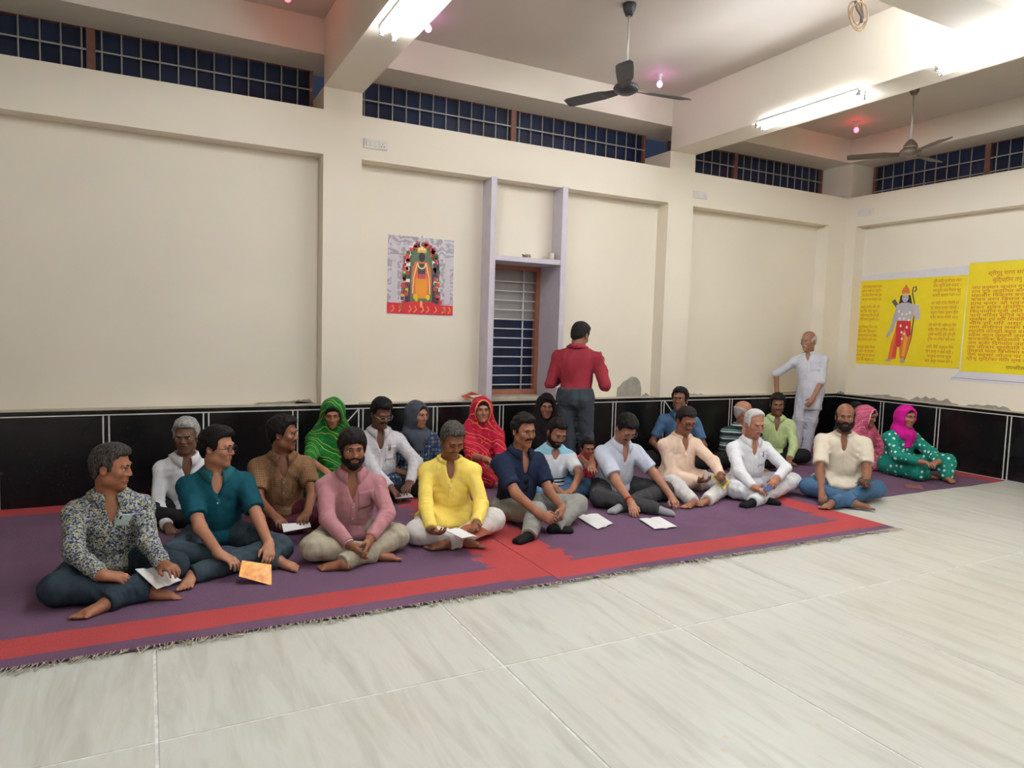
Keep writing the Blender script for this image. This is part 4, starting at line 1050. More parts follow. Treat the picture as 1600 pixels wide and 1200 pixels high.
    # ---- arms: elbow and wrist on their pixel rays, kept in front of lap and belly
    def lap_sd(q):
        d = 9.0
        segs = [(P, tp(0, .02, L*.75), .135*g, .12*g)]
        if standing is not None: segs.append((P, P-np.array([0, 0, .35]), .165*g, .18*g))
        for sd, hip in (('R', hipR), ('L', hipL)):
            segs += [(hip, K[sd], .088*g+.016, .080), (K[sd], A[sd], .080, .055)]
        for a, b, ra, rb in segs:
            ab = b-a; tt = min(1, max(0, np.dot(q-a, ab)/np.dot(ab, ab))); d = min(d, np.linalg.norm(q-a-ab*tt)-(ra+(rb-ra)*tt))
        return d
    def before_lap(pt, clear):
        dv = unit(pt-CPOS); tmax = np.linalg.norm(pt-CPOS); tq = tmax-.9
        while tq < tmax:
            d = lap_sd(CPOS+dv*tq)
            if d < clear: break
            tq += max(d-clear, .004)
        return CPOS+dv*min(tq, tmax)
    J = {}
    for sd, arm, sg in (('R', armR, 1), ('L', armL, -1)):
        s = S[sd]; ad = arm or {}; ua, fa = STANDARD['ua']*ascale, STANDARD['fa']*ascale
        if 'e3' in ad: e = s+r*ad['e3'][0]+f*ad['e3'][1]+u*ad['e3'][2]
        elif 'e' in ad: e = at_len(ad['e'][0], ad['e'][1], s, ua, ad.get('ef', False))
        else: e = s+unit(np.array(r*sg*.45-u*1.0+f*ad.get('efw', .15)))*ua
        if 'w3' in ad: w = e+r*ad['w3'][0]+f*ad['w3'][1]+u*ad['w3'][2]
        elif 'w' in ad:
            w = at_len(ad['w'][0], ad['w'][1], e, fa, ad.get('wf', False))
            if not ad.get('free'): w = before_lap(w, .036)
        else:
            w = e+unit(f*.9-r*sg*.55-u*.30)*fa
            if standing is None:
                for _ in range(30):
                    if lap_sd(w) > .036: break
                    w = w+np.array([0, 0, .01])+f*.003
        w[2] = max(w[2], .045)
        D = np.linalg.norm(w-s); k_ = max(1.0, D/(.985*(ua+fa))); ua *= k_; fa *= k_
        D = max(D, abs(ua-fa)+.02); ax = unit(w-s); a_ = (ua*ua-fa*fa+D*D)/(2*D); hgt = math.sqrt(max(ua*ua-a_*a_, 1e-6))
        pole = e-s; pole = pole-ax*np.dot(pole, ax)
        if np.linalg.norm(pole) < .01: pole = r*sg*.5-u
        e = s+ax*a_+unit(pole)*hgt
        if 'h3' in ad: hd = unit(r*ad['h3'][0]+f*ad['h3'][1]+u*ad['h3'][2])
        elif 'h' in ad:
            tipp = at_len(ad['h'][0], ad['h'][1], w, .17, ad.get('hf', False))
            if not ad.get('free'): tipp = before_lap(tipp, .022)
            tipp[2] = max(tipp[2], .03); hd = unit(tipp-w)
        else: hd = unit(w-e)
        J[sd] = (s, e, w, hd, ad)
    # ---- primitive lists
    def limbs_arm(F, inf0, inf1, inf2, to_wrist=True, k=.03, cap=False, frac=1.0, k2=.02):
        for sd in 'RL':
            s, e, w, hd, ad = J[sd]
            if frac < 1.0: F.cone(s, s+(e-s)*frac, .049*g, .047*g, k, inf=inf0, cap=True); continue
            F.cone(s, e, .047*g, .040*g, k, inf=inf0)
            if to_wrist: F.cone(e, e+(w-e)*(.97 if cap else 1.0), .041*g, .029, k2, inf=inf1, cap=cap)
    def torso(F, inf, k=.06, low=True):
        F.ell(tp(0, .0, L*.70), (sh*.90, .112*g, .175), k, T, inf=inf)
        F.ell(tp(0, .018*g, L*.36), (.148*g, .118*g, .165), k, T, inf=inf)
        if low: F.ell(P+t*.01, (.165*g, .125*g, .115), k, T, inf=inf)
        for sd in 'RL': F.cone(tp(0, -.005, L-.10), S[sd], .072, .050, .05, inf=inf)
        
        for q in (-1, 1): F.cone(tp(q*.02, -.016, L-.018), tp(q*sh*.8, -.006, L-.078), .040, .046, .04, inf=inf*.6)
    def legs(F, inf, k=.035, foot_cut=True, slim=1.0):
        for sd, hip in (('R', hipR), ('L', hipL)):
            if standing is None:
                h2 = hip.copy(); F.cone(h2, K[sd], .088*g*slim, .064*slim, k, inf=inf); F.cone(K[sd], A[sd], .064*slim, .040*slim, k, inf=inf*1.2, cap=foot_cut)
            else:
                F.cone(hip, K[sd], .082*g*slim, .062*slim, k, inf=inf); F.cone(K[sd], A[sd]+np.array([0, 0, -.03]), .062*slim, .05*slim, k, inf=inf, cap=foot_cut)
    def foot(F, sd, inf=0.0):
        a, d = A[sd], TO[sd]; n = unit(np.cross(d, np.cross(u, d))); side = unit(np.cross(d, n))
        F.ell(a-d*.035-n*.018, (.030+inf,)*3, .02)
        F.cone(a-n*.010, a+d*.10-n*.014, .030, .024, .025, inf=inf); F.cone(a+side*.012+d*.05-n*.014, a+d*.125+side*.022-n*.018, .024, .017, .02, inf=inf); F.cone(a-side*.012+d*.05-n*.014, a+d*.112-side*.024-n*.018, .022, .015, .02, inf=inf)
        if inf == 0:
            for i in range(5):
                o = (2-i)*.0180; b0 = a+d*(.132-.006*i)+side*o-n*.020; F.cone(b0, b0+d*(.034-.003*i), .0118-.0011*i, .0100-.0009*i, .003)
    def hand(F, sd):
        s, e, w, d, ad = J[sd]; hh = handR if sd == 'R' else handL
        n0 = np.array(hh.get('n', (0, 0, -1.0)), float); n = unit(n0-d*np.dot(n0, d))
        side = np.cross(d, n) if sd == 'R' else np.cross(n, d)
        curl = hh.get('curl', .35); spread = hh.get('spread', 1.0)
        kn = [w+d*.088*1.0+side*o for o in (.030, .0105, -.0095, -.0275)]
        kn = [kn[0]-d*.002, kn[1]+d*.002, kn[2]-d*.002, kn[3]-d*.010]
        F.cone(w-d*.02, w+d*.03, .026, .024, .02)
        for q in kn: F.cone(w+d*.015+(q-w-d*.088)*.55, q, .0165, .0125, .016)
        F.cone(w+d*.03-n*.001, w+d*.075, .019, .016, .015)
        ln = (.068, .076, .070, .054)
        for i, q in enumerate(kn):
            ang = curl*(.55+.12*i); dd = unit(d+side*(1.2-i)*.06*spread); p = q
            for seg, fr in enumerate((.45, .32, .26)):
                dr_ = dd*math.cos(ang)+n*math.sin(ang); p2 = p+dr_*ln[i]*fr
                F.cone(p, p2, .0098-.0012*seg, .0090-.0012*seg, .004); p = p2; ang += curl*.9
        tb = w+d*.028+side*.022+n*.004; tm = tb+unit(d*.75+side*.75*hh.get('thumb', 1.0)+n*.35)*.042; te = tm+unit(d*1.0+side*.15+n*.35)*.034
        F.cone(w+d*.01+side*.01, tb, .018, .015, .015); F.cone(tb, tm, .0145, .0118, .01); F.cone(tm, te, .0115, .009, .005)
    def headf(F):
        H = Hm
        F.ell(hp(0, -.012, .038), np.array((.0745, .094, .086))*hs, .02, H)
        F.ell(hp(0, .024, -.032), np.array((.058, .064, .086))*hs, .03, H)
        F.ell(hp(0, .066, -.098), np.array((.023, .021, .020))*hs, .03, H)
        for q in (-1, 1):
            F.ell(hp(q*.044, .008, -.062), np.array((.022, .03, .026))*hs, .03, H)
            F.ell(hp(q*.040, .058, -.020), np.array((.022, .022, .020))*hs, .025, H)
        F.cone(hp(-.034, .080, .024), hp(.034, .080, .024), .012*hs, .012*hs, .018)
        for q in (-1, 1): F.ell(hp(q*.031, .1005, .003), np.array((.019, .015, .010))*hs, .014, H, op='sub')
        F.cone(hp(0, .084, .014), hp(0, .1005, -.026), .0085*hs, .0115*hs, .012)
        for q in (-1, 1): F.ell(hp(q*.0120, .0915, -.030), np.array((.009, .010, .008))*hs, .006, H)
        F.ell(hp(0, .080, -.060), np.array((.026, .011, .016))*hs, .014, H)
        F.ell(hp(0, .0915, -.0595), np.array((.024, .005, .0028))*hs, .004, H, op='sub')
        for q in (-1, 1):
            F.ell(hp(q*.078, -.008, -.004), np.array((.009, .020, .031))*hs, .006, H); F.ell(hp(q*.084, -.004, -.002), np.array((.006, .010, .017))*hs, .004, H, op='sub')
        F.cone(tp(0, -.012, L-.04), hp(0, -.022, -.055), .060*hs, .054*hs, .03)
    # ---- cloth fields first
    allp = np.array([hp(0, 0, .13), hp(.1, .12, -.1), hp(-.1, -.12, 0), P, *[J[q][i] for q in 'RL' for i in (0, 1, 2)], *[J[q][2]+J[q][3]*.2 for q in 'RL'], *K.values(), *A.values(), *[A[q]+TO[q]*.17 for q in 'RL'], P-f*.2, P+r*.25, P-r*.25])
    lo = allp.min(0)-.13; hi = allp.max(0)+.13; lo[2] = -.03
    root = tag(empty('person', loc), label, 'person', group)
    parts = {}; cov = []; shirtF = []
    CV = vox*1.68
    def clothmesh(name, F, mat, amp, sd, keep=True, scale=1.0):
        if amp: F.wrinkle(amp, sd, scale, (1, 1, .55) if name != 'trousers' else (1, 1, 1))
        F.floor(); V_, Q_ = F.nets()
        me = np_mesh(name, V_-loc, Q_); o = put(name, me, mat, root); cov.append(F); parts[name] = (o, V_-loc, Q_); return o
    if shirt is not None and sari is None:
        F = Field(lo, hi, CV); torso(F, .013 if not long_hem else .017)
        if sleeve == 'long': limbs_arm(F, .014, .014, 0, cap=True)
        elif sleeve == 'elbow': limbs_arm(F, .016, .016, 0, to_wrist=False)
        else: limbs_arm(F, .02, 0, 0, frac=.74 if sleeve == 'short' else sleeve)
        if long_hem:
            if standing is None:
                for sd in 'RL': F.cone(hipR if sd == 'R' else hipL, (hipR if sd == 'R' else hipL)*.5+K[sd]*.5, .100*g, .088, .05, inf=.024, cap=True)
                F.ell(P+f*.14, (.15, .17, .07), .05, B)
            else:
                F.cone(P+t*.05, P-np.array([0, 0, standing.get('hem', .30)]), .155*g, .165*g, .05, cap=True)
        elif standing is not None:
            F.a = np.maximum(F.a, (P[2]+.075-(F.lo[2]+F.h*np.arange(F.n[2])))[None, None, :].astype(np.float32))
        else: F.ell(P+f*.03, (.165*g, .135*g, .07), .03, B, inf=.012)
        # opening at the neck
        nb = tp(0, .03, L+.03)
        F.cone(tp(0, -.005, L-.01), hp(0, -.01, -.05), .064*hs, .066*hs, .012, op='sub')
        if vdepth: F.cone(tp(0, .10*g+.03, L-.05-vdepth), tp(0, .10, L+.0), .004, .048, .012, op='sub')
        creases = [(J[q][1], unit(J[q][2]-J[q][0]), .07, .007, .034) for q in 'RL' if sleeve == 'long']+[(J[q][0]*.75+J[q][1]*.25, unit(J[q][1]-J[q][0]+tf*.3), .08, .004, .05) for q in 'RL']
        creases += [(tp(0, .08, L*.22), t, .07, .006, .045), (tp(sh*.6, .08, L*.62), unit(t+tr*.7), .09, .004, .06), (tp(-sh*.6, .08, L*.62), unit(t-tr*.7), .09, .004, .06)]
        F.crease(creases, seed); shirtF.append(F)
        clothmesh('shirt', F, shirt, .0042, seed)
    if trousers is not None:
        F = Field(lo, np.minimum(hi, [9, 9, (P[2]+.22)]), CV); legs(F, .015); F.ell(P+np.array([0, 0, .0]), ((.168 if not standing else .160)*g, .135*g, .125), .05, B)
        if standing: F.ell(tp(0, .008, .07), (.172*g, .146*g, .09), .03, T); F.a = np.maximum(F.a, ((F.lo[2]+F.h*np.arange(F.n[2]))-P[2]-.095)[None, None, :].astype(np.float32))
        F.crease([(K[q], unit(A[q]-(hipR if q == 'R' else hipL)), .10, .006, .045) for q in 'RL']+[((hipR if q == 'R' else hipL)*.8+K[q]*.2, unit(K[q]-P), .10, .006, .05) for q in 'RL']+[(A[q]*.8+K[q]*.2, unit(K[q]-A[q]), .07, .006, .03) for q in 'RL'], seed+60)
        clothmesh('trousers', F, trousers, .004, seed+50)
    if sari is not None:
        F = Field(lo-.03, hi+.03, CV); torso(F, .018)
        sl = sari.get('sleeve', 1.0)
        for sd in 'RL':
            s, e, w, hd, ad = J[sd]; F.cone(s, e, .058, .05, .05, inf=.014)
            if sari.get('long'): F.cone(e, e+(w-e)*.9, .05, .036, .03, inf=.012, cap=True)
        for sd, hip in (('R', hipR), ('L', hipL)):
            F.cone(hip, K[sd], .10, .070, .07, inf=.012); F.cone(K[sd], A[sd]*.85+K[sd]*.15, .070, .060, .07, inf=.012)
        F.ell(P+f*.10, (.20, .20, .10), .08, B)
        if sari.get('drape', True):   # cloth hanging from head over shoulders and chest
            hd_ = sari.get('hood', .022)
            if not hood:
                F.ell(hp(0, -.018, .030), np.array((.082, .106, .094))*hs, .03, Hm, inf=hd_)
                F.cone(hp(0, -.045, -.02), tp(0, -.06, L-.12), .10, .14, .06)
                for q in (-1, 1): F.cone(hp(q*.055, -.01, -.05), tp(q*sh*.9, .01, L-.09), .05, .085, .05)
                F.cone(tp(sh*.8, .05, L-.12), tp(-.02, .13*g, L*.35), .07, .08, .05)
                F.ell(hp(0, .105, -.010), np.array((.068, .140, .104))*hs, .012, Hm, op='sub')
                F.cone(hp(0, .07, -.10), tp(0, .13, L-.02), .045, .03, .015, op='sub')
        else:
            F.cone(tp(0, 0, L-.01), hp(0, -.01, -.06), .062, .062, .012, op='sub'); F.cone(tp(0, .12, L-.10), tp(0, .10, L+.0), .01, .045, .012, op='sub')
        F.crease([(K[q], unit(A[q]-P), .14, .008, .05) for q in 'RL']+[(tp(0, .08, L*.4), unit(t+tr*.6), .16, .008, .05), (tp(0, .05, L*.85), unit(t-tr*.5), .10, .006, .04)], seed)
        clothmesh(sari.get('name', 'sari'), F, sari['mat'], .0055, seed, scale=.8)
        if sari.get('border'):
            bp = []
            for a in np.radians(np.linspace(-128, 128, 34)):
                for yy in np.arange(.16, -.12, -.004):
                    q = hp(.078*math.sin(a), yy, -.008+.116*math.cos(a))
                    if F.sample(q[None])[0] < .002: bp.append(q+Hm[:, 1]*.002-loc); break
            if len(bp) > 6: MB().tube(bp, .0065, 6, flat=.5).build('border', plain('border_%d_%d' % sari['border'][:2], sari['border'], .4, .2), root)
    if hood is not None:   # separate head scarf wound round head and neck
        F = Field(np.minimum(hp(-.2, -.2, -.2), hp(.2, .25, .2))-.15, np.maximum(hp(-.2, -.2, -.2), hp(.2, .25, .2))+.12, CV)
        F.ell(hp(0, -.022, .018), np.array((.084, .104, .098))*hs, .03, Hm, inf=.022)
        F.cone(hp(0, -.04, -.04), tp(0, -.03, L+.0), .09, .11, .05)
        for a in range(8):
            an = a/8*2*math.pi; q0 = tp(.10*math.cos(an), .085*math.sin(an)+.02, L-.005-.03*math.sin(an)); an2 = an+math.pi/4
            F.cone(q0, tp(.10*math.cos(an2), .085*math.sin(an2)+.02, L-.005-.03*math.sin(an2)), .042, .042, .03)
        if hood.get('tail'): F.cone(tp(0, .10, L-.03), tp(.02, .13, L-.17), .07, .05, .04)
        F.ell(hp(0, .108, -.006), np.array((.066, .135, .100))*hs, .012, Hm, op='sub')
        if amp_ := .006: F.wrinkle(amp_, seed+9, .9)
        V_, Q_ = F.nets(); put('head_scarf', np_mesh('head_scarf', V_-loc, Q_), hood['mat'], root); cov.append(F)
    if sock is not None:
        for sd in 'RL':
            F = Field(A[sd]-.22, A[sd]+.22, CV*.8); foot(F, sd, .004); F.cone(A[sd], A[sd]+unit(K[sd]-A[sd])*.12, .036, .042, .02); F.floor()
            V_, Q_ = F.nets(); put('sock', np_mesh('sock', V_-loc, Q_), sock, root); cov.append(F)
    # ---- body: one continuous surface
    F = Field(lo, hi, vox); torso(F, -.002)
    limbs_arm(F, 0, 0, 0); legs(F, -.004, foot_cut=False, slim=.96)
    if feet and sock is None:
        for sd in 'RL': foot(F, sd)
    headf(F); hand(F, 'R'); hand(F, 'L'); F.floor()
    Vb, Qb = F.nets()
    hid = np.zeros(len(Vb), bool)
    for C_ in cov: hid |= C_.sample(Vb) < -.010
    # everything under cloth is only there to join head, hands and feet
    Vc, Qc = cluster(Vb, Qb, hid, .035)
    body = put('body', np_mesh('body', Vc-loc, Qc), skin_mat(skin), root)
    # keep hidden skin inside the cloth
    bv = BVHTree.FromPolygons((Vb-loc).tolist(), Qb.tolist())
    def hit(o, d):
        h = bv.ray_cast(Vector(o-loc), Vector(d)); return None if h[0] is None else np.array(h[0])+loc
    def face(x, z, off=.0015):
        q = hit(hp(x, .25, z), -Hm[:, 1]); q = hp(x, .09, z) if q is None else q
        return q+Hm[:, 1]*off
    def lay(mb, name, mat, parent=None):
        mb.v = [tuple(np.array(v)-loc) for v in mb.v]; return mb.build(name, mat, parent or root)
    dark = hair_mat(browcol or haircol)
    if eyes != 'back':
        for q in (-1, 1):
            c = face(q*.031, .004, .0)
            if eyes == 'open':
                e = lay(MB().sphere(c-Hm[:, 1]*.0040*hs, np.array((.0150, .0088, .0074))*hs, 12, 8, Hm), 'eye', M_EYE)
                lay(MB().sphere(c+Hm[:, 1]*.0026*hs, np.array((.0058, .0028, .0058))*hs, 10, 6, Hm), 'iris', M_IRIS, e)
            zz = .0105 if eyes == 'open' else -.001
            pts = [face(q*.031+dx, zz+dz, .0025) for dx, dz in ((-.016, -.006), (-.009, -.001), (0, .001), (.009, -.001), (.016, -.006))]
            lay(MB().tube(pts, [.0012, .0022, .0024, .0022, .0012], 6), 'eyelid', plain('lash_line', (40, 26, 22), .6))
            pts = [face(q*dx, dz, .001) for dx, dz in ((.011, .022), (.022, .0265), (.034, .027), (.047, .020))]
            lay(MB().tube(pts, [.0028, .0042, .004, .0018], 6), 'eyebrow', dark)
        if lips:
            lc = tuple(int(x) for x in (skin[0]*.80, skin[1]*.58, skin[2]*.60))
            mb = MB()
            mb.tube([face(dx, dz, -.0015) for dx, dz in ((-.025, -.0585), (-.012, -.0535), (0, -.0545), (.012, -.0535), (.025, -.0585))], [.0015, .0034, .0034, .0034, .0015], 6)
            mb.tube([face(dx, dz, -.0015) for dx, dz in ((-.024, -.0600), (-.010, -.0655), (0, -.067), (.010, -.0655), (.024, -.0600))], [.0015, .0038, .0044, .0038, .0015], 6)
            lay(mb, 'lips', plain('lips_%d_%d_%d' % lc, lc, .45))
        if stache:
            w = stache.get('w', .034); th_ = stache.get('t', .0065)
            pts = [face(dx, dz, .0015) for dx, dz in ((-w, -.056), (-w*.6, -.0455), (-.006, -.0415), (.006, -.0415), (w*.6, -.0455), (w, -.056))]
            lay(MB().tube(pts, [th_*.4, th_, th_*.95, th_*.95, th_, th_*.4], 8), 'moustache', hair_mat(stache.get('rgb', haircol), stache.get('g')))
        if glasses:
            mb = MB(); fr = plain('spectacle_frame_%d_%d_%d' % tuple(frame_rgb), frame_rgb, .3, .3)
            yv = max(np.dot(face(0, .010)-Hc, Hm[:, 1]), np.dot(face(.03, .02)-Hc, Hm[:, 1]))/hs+.006
            for q in (-1, 1):
                mb.tube([hp(q*.032+.0235*math.copysign(abs(math.cos(a))**.6, math.cos(a)), yv-.002, .002+.0155*math.copysign(abs(math.sin(a))**.6, math.sin(a))) for a in np.linspace(0, 2*math.pi, 20, endpoint=False)], .0018*hs if frame_rgb[0] < 100 else .0014*hs, 6, closed=True)
                mb.tube([hp(q*.056, yv-.003, .008), hp(q*.074, yv-.03, .008), hp(q*.082, .0, .006), hp(q*.080, -.02, -.004)], .0018*hs, 6)
            mb.tube([hp(-.009, yv-.001, .006), hp(0, yv+.001, .009), hp(.009, yv-.001, .006)], .0016*hs, 6)
            lay(mb, 'spectacles', fr)
    # ---- hair and beard
    def headfield(): return Field((-.14, -.16, -.20), (.14, .18, .17), .006)
    def head_obj(F, name, mat):
        V_, Q_ = F.nets()
        if len(V_) == 0: return
        W = Hc+(V_*hs)@Hm.T; put(name, np_mesh(name, W-loc, Q_), mat, root)
    if hair:
        F = headfield(); F.ell((0, -.012, .040), (.0745, .094, .086), 0, inf=hthick*.75 if hair == 'bald' else hthick)
        F.ell((0, -.055, -.02), (.060, .045, .062), .03, inf=.002)
        for q in (-1, 1): F.ell((q*.066, .008, .005), (.012, .03, .045), .02)
        if hair not in ('bald', 'woman'): F.ell((0, .02, .095), (.058, .070, .036), .03, inf=hthick*.3)
        sl, X, Y_, Z = F.grid(F.lo, F.lo+F.h*F.n); sl = tuple(slice(0, n) for n in F.n)
        X = (F.lo[0]+F.h*np.arange(F.n[0]))[:, None, None]; Y_ = (F.lo[1]+F.h*np.arange(F.n[1]))[None, :, None]; Z = (F.lo[2]+F.h*np.arange(F.n[2]))[None, None, :]
        pd = poly_sd(Y_.astype(np.float32), Z.astype(np.float32), HAIRLINES[hair])
        pb = np.broadcast_to(pd, F.a.shape); w_ = np.maximum(.014-np.abs(F.a-pb), 0); F.a = (np.maximum(F.a, pb)+w_*w_*(.25/.014)).astype(np.float32)
        if hair == 'bald':
            F.a = np.maximum(F.a, (Z+0*X+0*Y_-.062).astype(np.float32))
        F.wrinkle(.0022 if hthick < .012 else .0036, seed, 2.0); head_obj(F, 'hair', hair_mat(haircol, haircol2))
    if sari is not None and sari.get('bun', True):
        pass
    if beard:
        F = headfield(); F.ell((0, .026, -.032), (.060, .068, .084), 0, inf=beard.get('t', .006)); F.ell((0, .060, -.094), (.030, .026, .026), .03, inf=beard.get('t', .006))
        for q in (-1, 1): F.ell((q*.046, .008, -.060), (.022, .03, .028), .03, inf=beard.get('t', .006))
        Y_ = (F.lo[1]+F.h*np.arange(F.n[1]))[None, :, None].astype(np.float32); Z = (F.lo[2]+F.h*np.arange(F.n[2]))[None, None, :].astype(np.float32)
        F.a = np.maximum(F.a, np.broadcast_to(poly_sd(Y_, Z, BEARD), F.a.shape)).astype(np.float32)
        F.cone((-.018, .11, -.060), (.018, .11, -.060), .0115, .0115, .006, op='sub'); F.cone((-.018, .09, -.060), (.018, .09, -.060), .0105, .0105, .006, op='sub')
        F.wrinkle(.0018, seed+3, 2.2); head_obj(F, 'beard', hair_mat(beard.get('rgb', haircol), beard.get('g')))
    # ---- collar, placket, buttons, pocket on the shirt front
    if shirt is not None and sari is None:
        so, Vs, Qs = parts['shirt']; bs = BVHTree.FromPolygons(Vs.tolist(), Qs.tolist())
        def chest(x, z, off=.002):
            o = tp(x, .20+.04*g, z); h = bs.ray_cast(Vector(o-loc), Vector(-tf)); q = tp(x, .12, z) if h[0] is None else np.array(h[0])+loc
            return q+tf*off
        cm = cuffmat or shirt
        if collar:
            mb = MB(); n = 28; rows = []
            for i in range(n+1):
                a = math.radians(-158+316*i/n)   # 0 = back
                op = abs(a)/math.radians(158)
                ca, sa = -math.cos(a), math.sin(a)
                rx, ry = .064*hs, .062*hs
                drop = .020*op*op
                tip = .036*max(0, (op-.62)/.38)**1.5 if neckline == 'collar' else 0
                fwd = .020*op
                if neckline == 'collar': prof = [(1.02, .018, 0), (1.06, .052, .0), (1.20, .046, 0), (1.42, .004-tip, .012*op)]
                else: prof = [(1.04, .008, 0), (1.02, .040, 0), (1.10, .040, 0), (1.13, .006, 0)]
                rows.append([tp(sa*rx*k_, ca*ry*k_+fwd+e_-.012, L+z_-drop+.006) for k_, z_, e_ in prof])
            SF = shirtF[0]
            for i, row in enumerate(rows):
                a = math.radians(-158+316*i/n); dv = unit(tr*math.sin(a)*.8-tf*math.cos(a)*.8+t*.6)
                for j in range(1, len(row)):
                    for _ in range(30):
                        if SF.sample(row[j][None])[0] > .005: break
                        row[j] = row[j]+dv*.002
            m_ = len(rows[0]); vs = [q for row in rows for q in row]
            fs = [(i*m_+j, (i+1)*m_+j, (i+1)*m_+j+1, i*m_+j+1) for i in range(n) for j in range(m_-1)]
            o = lay(MB().quad_mesh(vs, fs, True), 'collar', cm); sm = o.modifiers.new('thick', 'SOLIDIFY'); sm.thickness = .003
        if eyes != 'back' and placket:
            z1 = L-.05-max(vdepth, .02)+.015; z0 = (L*.28 if not long_hem else L*.48) if placket is True else L*placket
            m_ = 12; vs = []
            for i in range(m_+1):
                z = z1+(z0-z1)*i/m_
                vs += [chest(-.0165, z, .001), chest(-.014, z, .0032), chest(.014, z, .0032), chest(.0165, z, .001)]
            fs = [(i*4+j, i*4+j+1, i*4+5+j, i*4+4+j) for i in range(m_) for j in range(3)]
            lay(MB().quad_mesh(vs, fs, True), 'placket', cm)
            if buttons:
                for i in range(3 if not long_hem else 2):
                    z = z1-.03-.085*i
                    if z < z0: break
                    q = chest(0, z, .0042); lay(MB().sphere(q, (.0055, .0025, .0055), 10, 6, T), 'button', plain('shirt_button', (222, 214, 204), .35))
        if pocket:
            m_ = 6; vs = []; x0 = -sh*.5
            for j in range(m_+1):
                for i in range(m_+1): vs.append(chest(x0-.055+.11*i/m_, L*.66-.065+.125*j/m_-(.02 if (j == 0 and i in (0, m_)) else 0), .0030))
            fs = [(j*(m_+1)+i, j*(m_+1)+i+1, (j+1)*(m_+1)+i+1, (j+1)*(m_+1)+i) for j in range(m_) for i in range(m_)]
            o = lay(MB().quad_mesh(vs, fs, True), 'pocket', shirt); sm = o.modifiers.new('thick', 'SOLIDIFY'); sm.thickness = .002
        if extra: extra(dict(root=root, loc=loc, chest=chest, tp=tp, T=T, L=L, sh=sh, J=J, hp=hp, Hm=Hm, lay=lay, hs=hs))
    elif extra: extra(dict(root=root, loc=loc, tp=tp, T=T, L=L, sh=sh, J=J, hp=hp, Hm=Hm, lay=lay, hs=hs))
    for nm, pt in (('upper arm', [np.linalg.norm(J[q][1]-J[q][0]) for q in 'RL']), ('forearm', [np.linalg.norm(J[q][2]-J[q][1]) for q in 'RL']), ('thigh', [np.linalg.norm(K[q]-(hipR if q == 'R' else hipL)) for q in 'RL']), ('shank', [np.linalg.norm(A[q]-K[q]) for q in 'RL'])):
        LOG.append((label[:28], nm, [round(float(x), 2) for x in pt]))
    LOG.append((label[:28], 'pelvis', [round(float(x), 2) for x in P], 'neck', [round(float(x), 2) for x in N]))
    return dict(root=root, J=J, P=P, r=r, f=f, K=K, A=A)
LOG = []
# ================================================================== THE PEOPLE
C_ = cloth
WHITE = (232, 230, 232)
def px_quad(px, p0, n): return [at_plane(u, v, p0, np.asarray(n, float)) for u, v in px]
def booklet(label, q, cover, page=(236, 234, 232), thick=.004, fold=.0, pattern=None, name='booklet', group=None, page2=None, inset=0.0):
    """q: four corners a-b-c-d in space; a-b and d-c run across the fold"""
    a, b, c, d = [np.asarray(x, float) for x in q]; o = (a+b+c+d)/4; n = unit(np.cross(b-a, d-a))
    if n[2] < 0: n = -n
    root = tag(empty(name, o), label, 'booklet', group)
    N_ = 12
    def sheet(t0, off, s0=0.0, s1=1.0, ins=0.0):
        top, bot = [], []
        for i in range(N_+1):
            s = s0+(s1-s0)*i/N_
            bend = fold*(-math.exp(-((s-.5)/.10)**2)+.25*math.sin(math.pi*(s*2 % 1.0)))
            for e0, e1 in ((a, d), (b, c)): pass
            p_, q_ = a+(b-a)*s, d+(c-d)*s
            p_, q_ = p_+(q_-p_)*ins, q_+(p_-q_)*ins
            top += [p_+n*(off+t0+bend)-o, q_+n*(off+t0+bend)-o]; bot += [p_+n*(off+bend)-o, q_+n*(off+bend)-o]
        m = len(top); vs = top+bot
        fs = [(2*i, 2*i+1, 2*i+3, 2*i+2) for i in range(N_)]+[(m+2*i, m+2*i+2, m+2*i+3, m+2*i+1) for i in range(N_)]
        fs += [(2*i, 2*i+2, m+2*i+2, m+2*i) for i in range(N_)]+[(2*i+1, m+2*i+1, m+2*i+3, 2*i+3) for i in range(N_)]+[(0, m, m+1, 1), (m-2, m-1, 2*m-1, 2*m-2)]
        return MB().quad_mesh(vs, fs, False)
    cm = pattern or flat_mat(cover)
    sheet(.0012, 0).build('cover', cm, root)
    if fold:
        sheet(thick-.0012, .0012, .01+inset, .495, inset).build('page', flat_mat(page), root); sheet(thick-.0012, .0012, .505, .99-inset, inset).build('page', flat_mat(page2 or page), root)
    else:
        sheet(thick-.0024, .0012, .01, .99).build('pages', flat_mat(page), root); sheet(.0012, thick-.0012).build('cover', cm, root)
    return root
def phone(label, q, rgb, t=.008):
    a, b, c, d = [np.asarray(x, float) for x in q]; o = (a+b+c+d)/4; n = unit(np.cross(b-a, d-a))
    if np.dot(n, CPOS-o) < 0: n = -n
    root = tag(empty('phone', o), label, 'phone')
    vs = [p-o+n*t/2 for p in (a, b, c, d)]+[p-o-n*t/2 for p in (a, b, c, d)]
    MB().quad_mesh(vs, [(0,1,2,3), (7,6,5,4), (0,4,5,1), (1,5,6,2), (2,6,7,3), (3,7,4,0)]).build('case', plain('phone_%d' % rgb[0], rgb, .25, var=.02), root, bevel=.0015)
    mb = MB()
    for s in (.22, .36): mb.sphere(a*(1-s)*.8+b*.2*(1-s)+d*s*.8+c*s*.2-o+n*(t/2+.0008), .006, 10, 6)
    mb.build('camera_lens', plain('lens_black', (24, 26, 30), .15), root)
    return root
def hand_tip(p, sd, d=.12): s, e, w, hd, ad = p['J'][sd]; return w+hd*d
